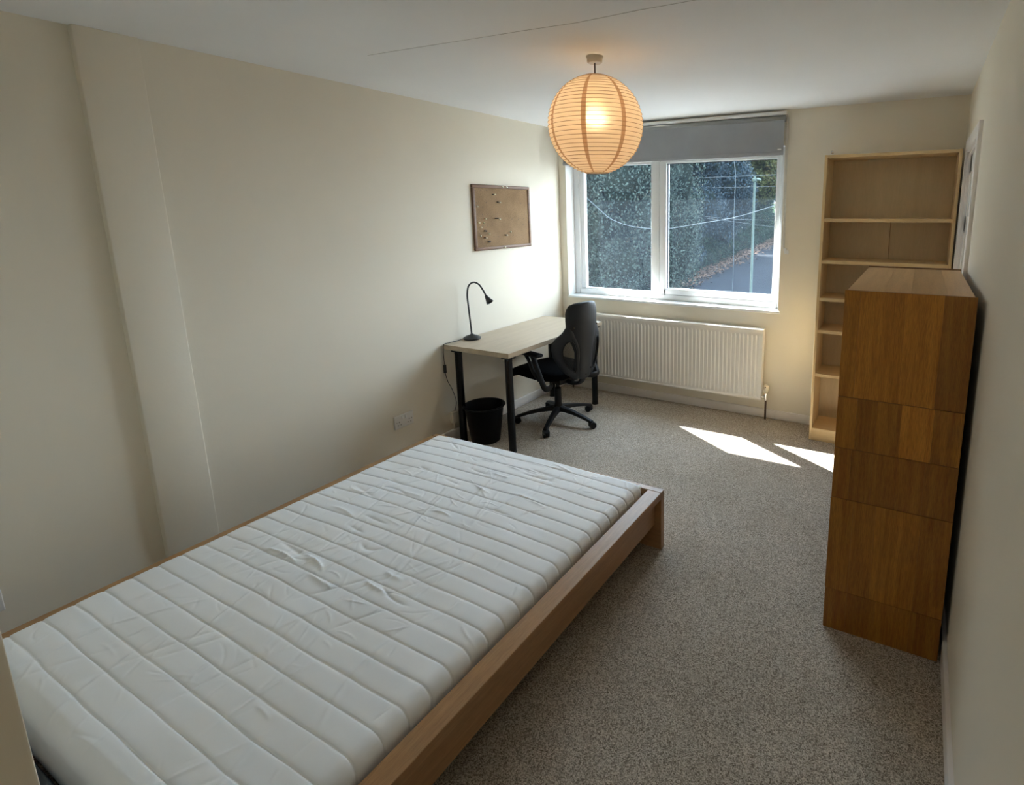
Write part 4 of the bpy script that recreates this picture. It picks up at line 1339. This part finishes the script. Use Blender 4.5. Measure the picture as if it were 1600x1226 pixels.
_b = bmesh.new(); bmesh.ops.create_icosphere(_b, subdivisions=2, radius=1.0)
ICO_V = np.array([v.co[:] for v in _b.verts]); ICO_F = np.array([[v.index for v in f.verts] for f in _b.faces]); _b.free()
def leaf_cloud(name, blobs, per, size, m, parent, droop=0.0, core=True):
    """blobs: list of (x,y,z,rx,rz); leaves sit on and around the blob surfaces"""
    Cs, As, Bs = [], [], []
    for (bx, by, bz, rx, rz) in blobs:
        k = int(per * (rx * rz) ** 0.9)
        d = rng.normal(0, 1, (k, 3)); d /= np.linalg.norm(d, axis=1)[:, None]
        rad = rng.uniform(0.78, 1.12, k)[:, None]
        c = np.array([bx, by, bz]) + d * rad * np.array([rx, rx, rz])
        if droop:
            c[:, 2] -= np.abs(rng.normal(0, droop, k)) * (rng.uniform(0, 1, k) < 0.35)
        nrm = d + rng.normal(0, 0.55, (k, 3)); nrm /= np.linalg.norm(nrm, axis=1)[:, None]
        tmp = np.cross(nrm, rng.normal(0, 1, (k, 3)) + np.array([0, 0, -1.0 if droop else 0]))
        tmp /= (np.linalg.norm(tmp, axis=1)[:, None] + 1e-9)
        b2 = np.cross(nrm, tmp)
        s = rng.uniform(0.6, 1.25, k)[:, None] * size
        Cs.append(c); As.append(b2 * s); Bs.append(tmp * s)
    C_, A2, B2 = np.concatenate(Cs), np.concatenate(As), np.concatenate(Bs)
    n_leaf = len(C_)
    leaf_co = np.stack([C_ - A2, C_ - B2 * 0.55, C_ + A2, C_ + B2 * 0.55], 1).reshape(-1, 3)
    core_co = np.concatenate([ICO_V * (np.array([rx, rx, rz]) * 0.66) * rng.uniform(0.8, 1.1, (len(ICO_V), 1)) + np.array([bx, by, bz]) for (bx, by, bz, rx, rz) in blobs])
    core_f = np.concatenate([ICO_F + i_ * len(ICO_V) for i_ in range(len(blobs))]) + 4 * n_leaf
    co = np.concatenate([leaf_co, core_co])
    me = bpy.data.meshes.new(name)
    me.vertices.add(len(co)); me.vertices.foreach_set('co', co.astype(np.float32).ravel())
    li = np.concatenate([np.arange(4 * n_leaf), core_f.ravel()])
    me.loops.add(len(li)); me.loops.foreach_set('vertex_index', li.astype(np.int32))
    st = np.concatenate([np.arange(n_leaf) * 4, 4 * n_leaf + np.arange(len(core_f)) * 3])
    tt = np.concatenate([np.full(n_leaf, 4), np.full(len(core_f), 3)])
    me.polygons.add(len(st)); me.polygons.foreach_set('loop_start', st.astype(np.int32)); me.polygons.foreach_set('loop_total', tt.astype(np.int32))
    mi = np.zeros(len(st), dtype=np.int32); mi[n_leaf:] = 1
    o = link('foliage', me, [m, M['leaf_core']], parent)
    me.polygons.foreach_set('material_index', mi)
    me.update()
    o['kind'] = 'stuff'
    return o

def tree(x, y, h, cr, label, m, nb, per, size, droop=0.0, sub=0.9, zlow=0.15, group=None):
    g0 = gz(y)
    t = thing('tree', label, 'tree', (x, y, g0), group=group)
    bm = bmesh.new()
    tube(bm, catmull([(0, 0, -0.1), (0.1, 0.05, h * 0.25), (-0.1, 0.1, h * 0.5), (0, 0, h * 0.82)], 5), [0.30 * h / 10 * (1 - 0.045 * k) for k in range(16)], 10)
    finish('trunk', bm, M['bark'], t, smooth=True)
    bm = bmesh.new()
    for k in range(9):
        a = k * 2.4; z0 = h * (0.3 + 0.05 * k)
        e = Vector((math.cos(a) * cr * 0.7, math.sin(a) * cr * 0.7, z0 + h * 0.16))
        tube(bm, catmull([(0, 0, z0), (e.x * 0.5, e.y * 0.5, z0 + h * 0.11), e], 4), [0.09 * (1 - 0.09 * q) for q in range(9)], 6)
    finish('branches', bm, M['bark'], t, smooth=True)
    bl_ = []
    for k in range(nb):
        u = random.random() ** 0.8
        zc = h * (zlow + (1 - zlow) * (0.08 + 0.84 * random.random()))
        f = math.sin(math.pi * min(1, max(0.12, (zc / h - zlow * 0.6) / (1 - zlow * 0.6)))) ** 0.6
        a = random.uniform(0, 2 * math.pi)
        rr_ = cr * f * (0.55 + 0.45 * random.random())
        s = sub * random.uniform(0.7, 1.3)
        bl_.append((rr_ * math.cos(a), rr_ * math.sin(a), zc, s, s * (1.5 if droop else random.uniform(0.7, 0.95))))
    bl_.append((0, 0, h * 0.55, cr * 0.55, h * 0.33))
    leaf_cloud('foliage', bl_, per, size, m, t, droop)
    return t
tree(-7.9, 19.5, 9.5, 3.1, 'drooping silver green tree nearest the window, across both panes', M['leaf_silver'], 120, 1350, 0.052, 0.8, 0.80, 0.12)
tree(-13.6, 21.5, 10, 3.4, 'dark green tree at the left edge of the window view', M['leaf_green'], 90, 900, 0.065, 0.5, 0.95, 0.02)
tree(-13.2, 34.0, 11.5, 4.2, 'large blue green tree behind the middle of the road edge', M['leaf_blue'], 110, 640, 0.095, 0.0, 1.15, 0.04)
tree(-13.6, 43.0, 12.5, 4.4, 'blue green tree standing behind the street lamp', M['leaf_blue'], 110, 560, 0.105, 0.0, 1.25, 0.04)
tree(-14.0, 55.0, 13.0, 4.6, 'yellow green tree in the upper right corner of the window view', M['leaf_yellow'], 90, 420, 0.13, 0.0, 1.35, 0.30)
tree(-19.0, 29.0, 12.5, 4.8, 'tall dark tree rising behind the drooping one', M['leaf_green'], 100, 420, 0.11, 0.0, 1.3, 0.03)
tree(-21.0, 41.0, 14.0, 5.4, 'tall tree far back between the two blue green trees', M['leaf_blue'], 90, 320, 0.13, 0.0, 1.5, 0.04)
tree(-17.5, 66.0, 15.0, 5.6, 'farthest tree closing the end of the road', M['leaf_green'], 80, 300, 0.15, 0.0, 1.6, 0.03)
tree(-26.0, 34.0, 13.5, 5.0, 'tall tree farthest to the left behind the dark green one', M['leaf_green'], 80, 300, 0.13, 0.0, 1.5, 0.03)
hd = thing('hedge', 'overgrown green hedge bank running along the far side of the road', 'hedge', (-11.6, 42, gz(42)))
bl_ = []
y = 22.0
while y < 64:
    for k in range(2):
        s = random.uniform(0.7, 1.15)
        bl_.append((kx(y) - 1.25 - k * 0.9 - random.uniform(0, 0.4) + 11.6, y - 42 + random.uniform(-0.4, 0.4), gz(y) - gz(42) + (0.5 + 1.1 * k) + random.uniform(-0.1, 0.35), s, s * 0.95))
    y += 0.95
leaf_cloud('foliage', bl_, 800, 0.06, M['leaf_green'], hd)

# street lamp
sp = thing('street_lamp', 'slim pale green street lamp post beside the road outside', 'street lamp', (-3.08, 22.0, -2.9))
zt = 1.67 + 0.050 * 22 + 2.9
bm = bmesh.new()
tube(bm, [(0, 0, 0), (0, 0, 1.1), (0, 0, 1.15), (0, 0, zt)], [0.075, 0.075, 0.052, 0.042], 14)
finish('post', bm, M['lamppost'], sp, auto=40)
bm = bmesh.new()
B(bm, -0.09, 0.09, -0.07, 0.07, zt - 0.05, zt + 0.09, 0.03)
tube(bm, catmull([(0, 0, zt + 0.02), (0.10, 0, zt + 0.05), (0.26, 0, zt + 0.0)], 5), [0.05] * 5 + [0.085] * 5 + [0.03], 12, flat=(1, 0.6))
tube(bm, [(0, 0, zt + 0.08), (0, 0, zt + 0.17)], [0.05, 0.035], 10)
finish('lantern_head', bm, M['lamppost'], sp, auto=50)
bm = bmesh.new(); B(bm, -0.058, 0.058, -0.058, 0.058, 0.9, 0.93)
finish('collar', bm, M['lamppost'], sp)
# thin pole
tp2 = thing('thin_pole', 'very thin pale pole between the mullion and the street lamp', 'pole', (2.99 - 0.312 * 27, 27, -2.9))
bm = bmesh.new()
tube(bm, catmull([(-0.02, 0, 0), (0.02, 0, 2.0), (-0.02, 0, 4.2), (0.0, 0, 6.1), (-0.09, 0, 6.9)], 6), 0.019, 8)
finish('shaft', bm, M['wire'], tp2, smooth=True)
bm = bmesh.new(); tube(bm, [(-0.09, 0, 6.88), (-0.09, 0, 6.98)], 0.03, 8)
finish('cap', bm, M['wire'], tp2)

# overhead wires
def wire_at(pts, Y, rad, label, group=None, nn=8):
    bm = bmesh.new()
    P_ = [(2.9868 + a * Y_, Y_, 1.6687 + c * Y_) for (a, c), Y_ in zip(pts, Y)]
    tube(bm, catmull(P_, nn), rad, 6)
    return tag(finish('overhead_cable', bm, M['wire'], smooth=True), label, 'cable', group)
wire_at([(-0.70, 0.075), (-0.6125, 0.0085), (-0.5744, -0.019), (-0.5297, -0.0329), (-0.482, -0.0375), (-0.4443, -0.0371), (-0.3712, -0.0254), (-0.3087, -0.0145), (-0.2353, 0.007), (-0.05, 0.07)],
        [12] * 10, 0.0085, 'thick pale cable sagging across both window panes')
wire_at([(-0.60, 0.055), (-0.405, 0.0572), (-0.2376, 0.0591), (-0.05, 0.061)], [24] * 4, 0.011, 'highest thin overhead wire level with the street lamp head')
wire_at([(-0.60, 0.040), (-0.3982, 0.0393), (-0.2367, 0.0392), (-0.05, 0.039)], [24.5] * 4, 0.009, 'thin overhead wire just below the street lamp head')
wire_at([(-0.60, 0.0), (-0.4241, -0.0086), (-0.3333, -0.0169), (-0.2342, -0.0199), (-0.05, -0.018)], [26] * 5, 0.010, 'thin wire crossing the lamp post just under the sagging cable')
wire_at([(-0.60, 0.008), (-0.3458, -0.0193), (-0.2336, -0.0324), (-0.05, -0.05)], [25] * 4, 0.010, 'lowest thin wire sloping down to the right past the lamp post')
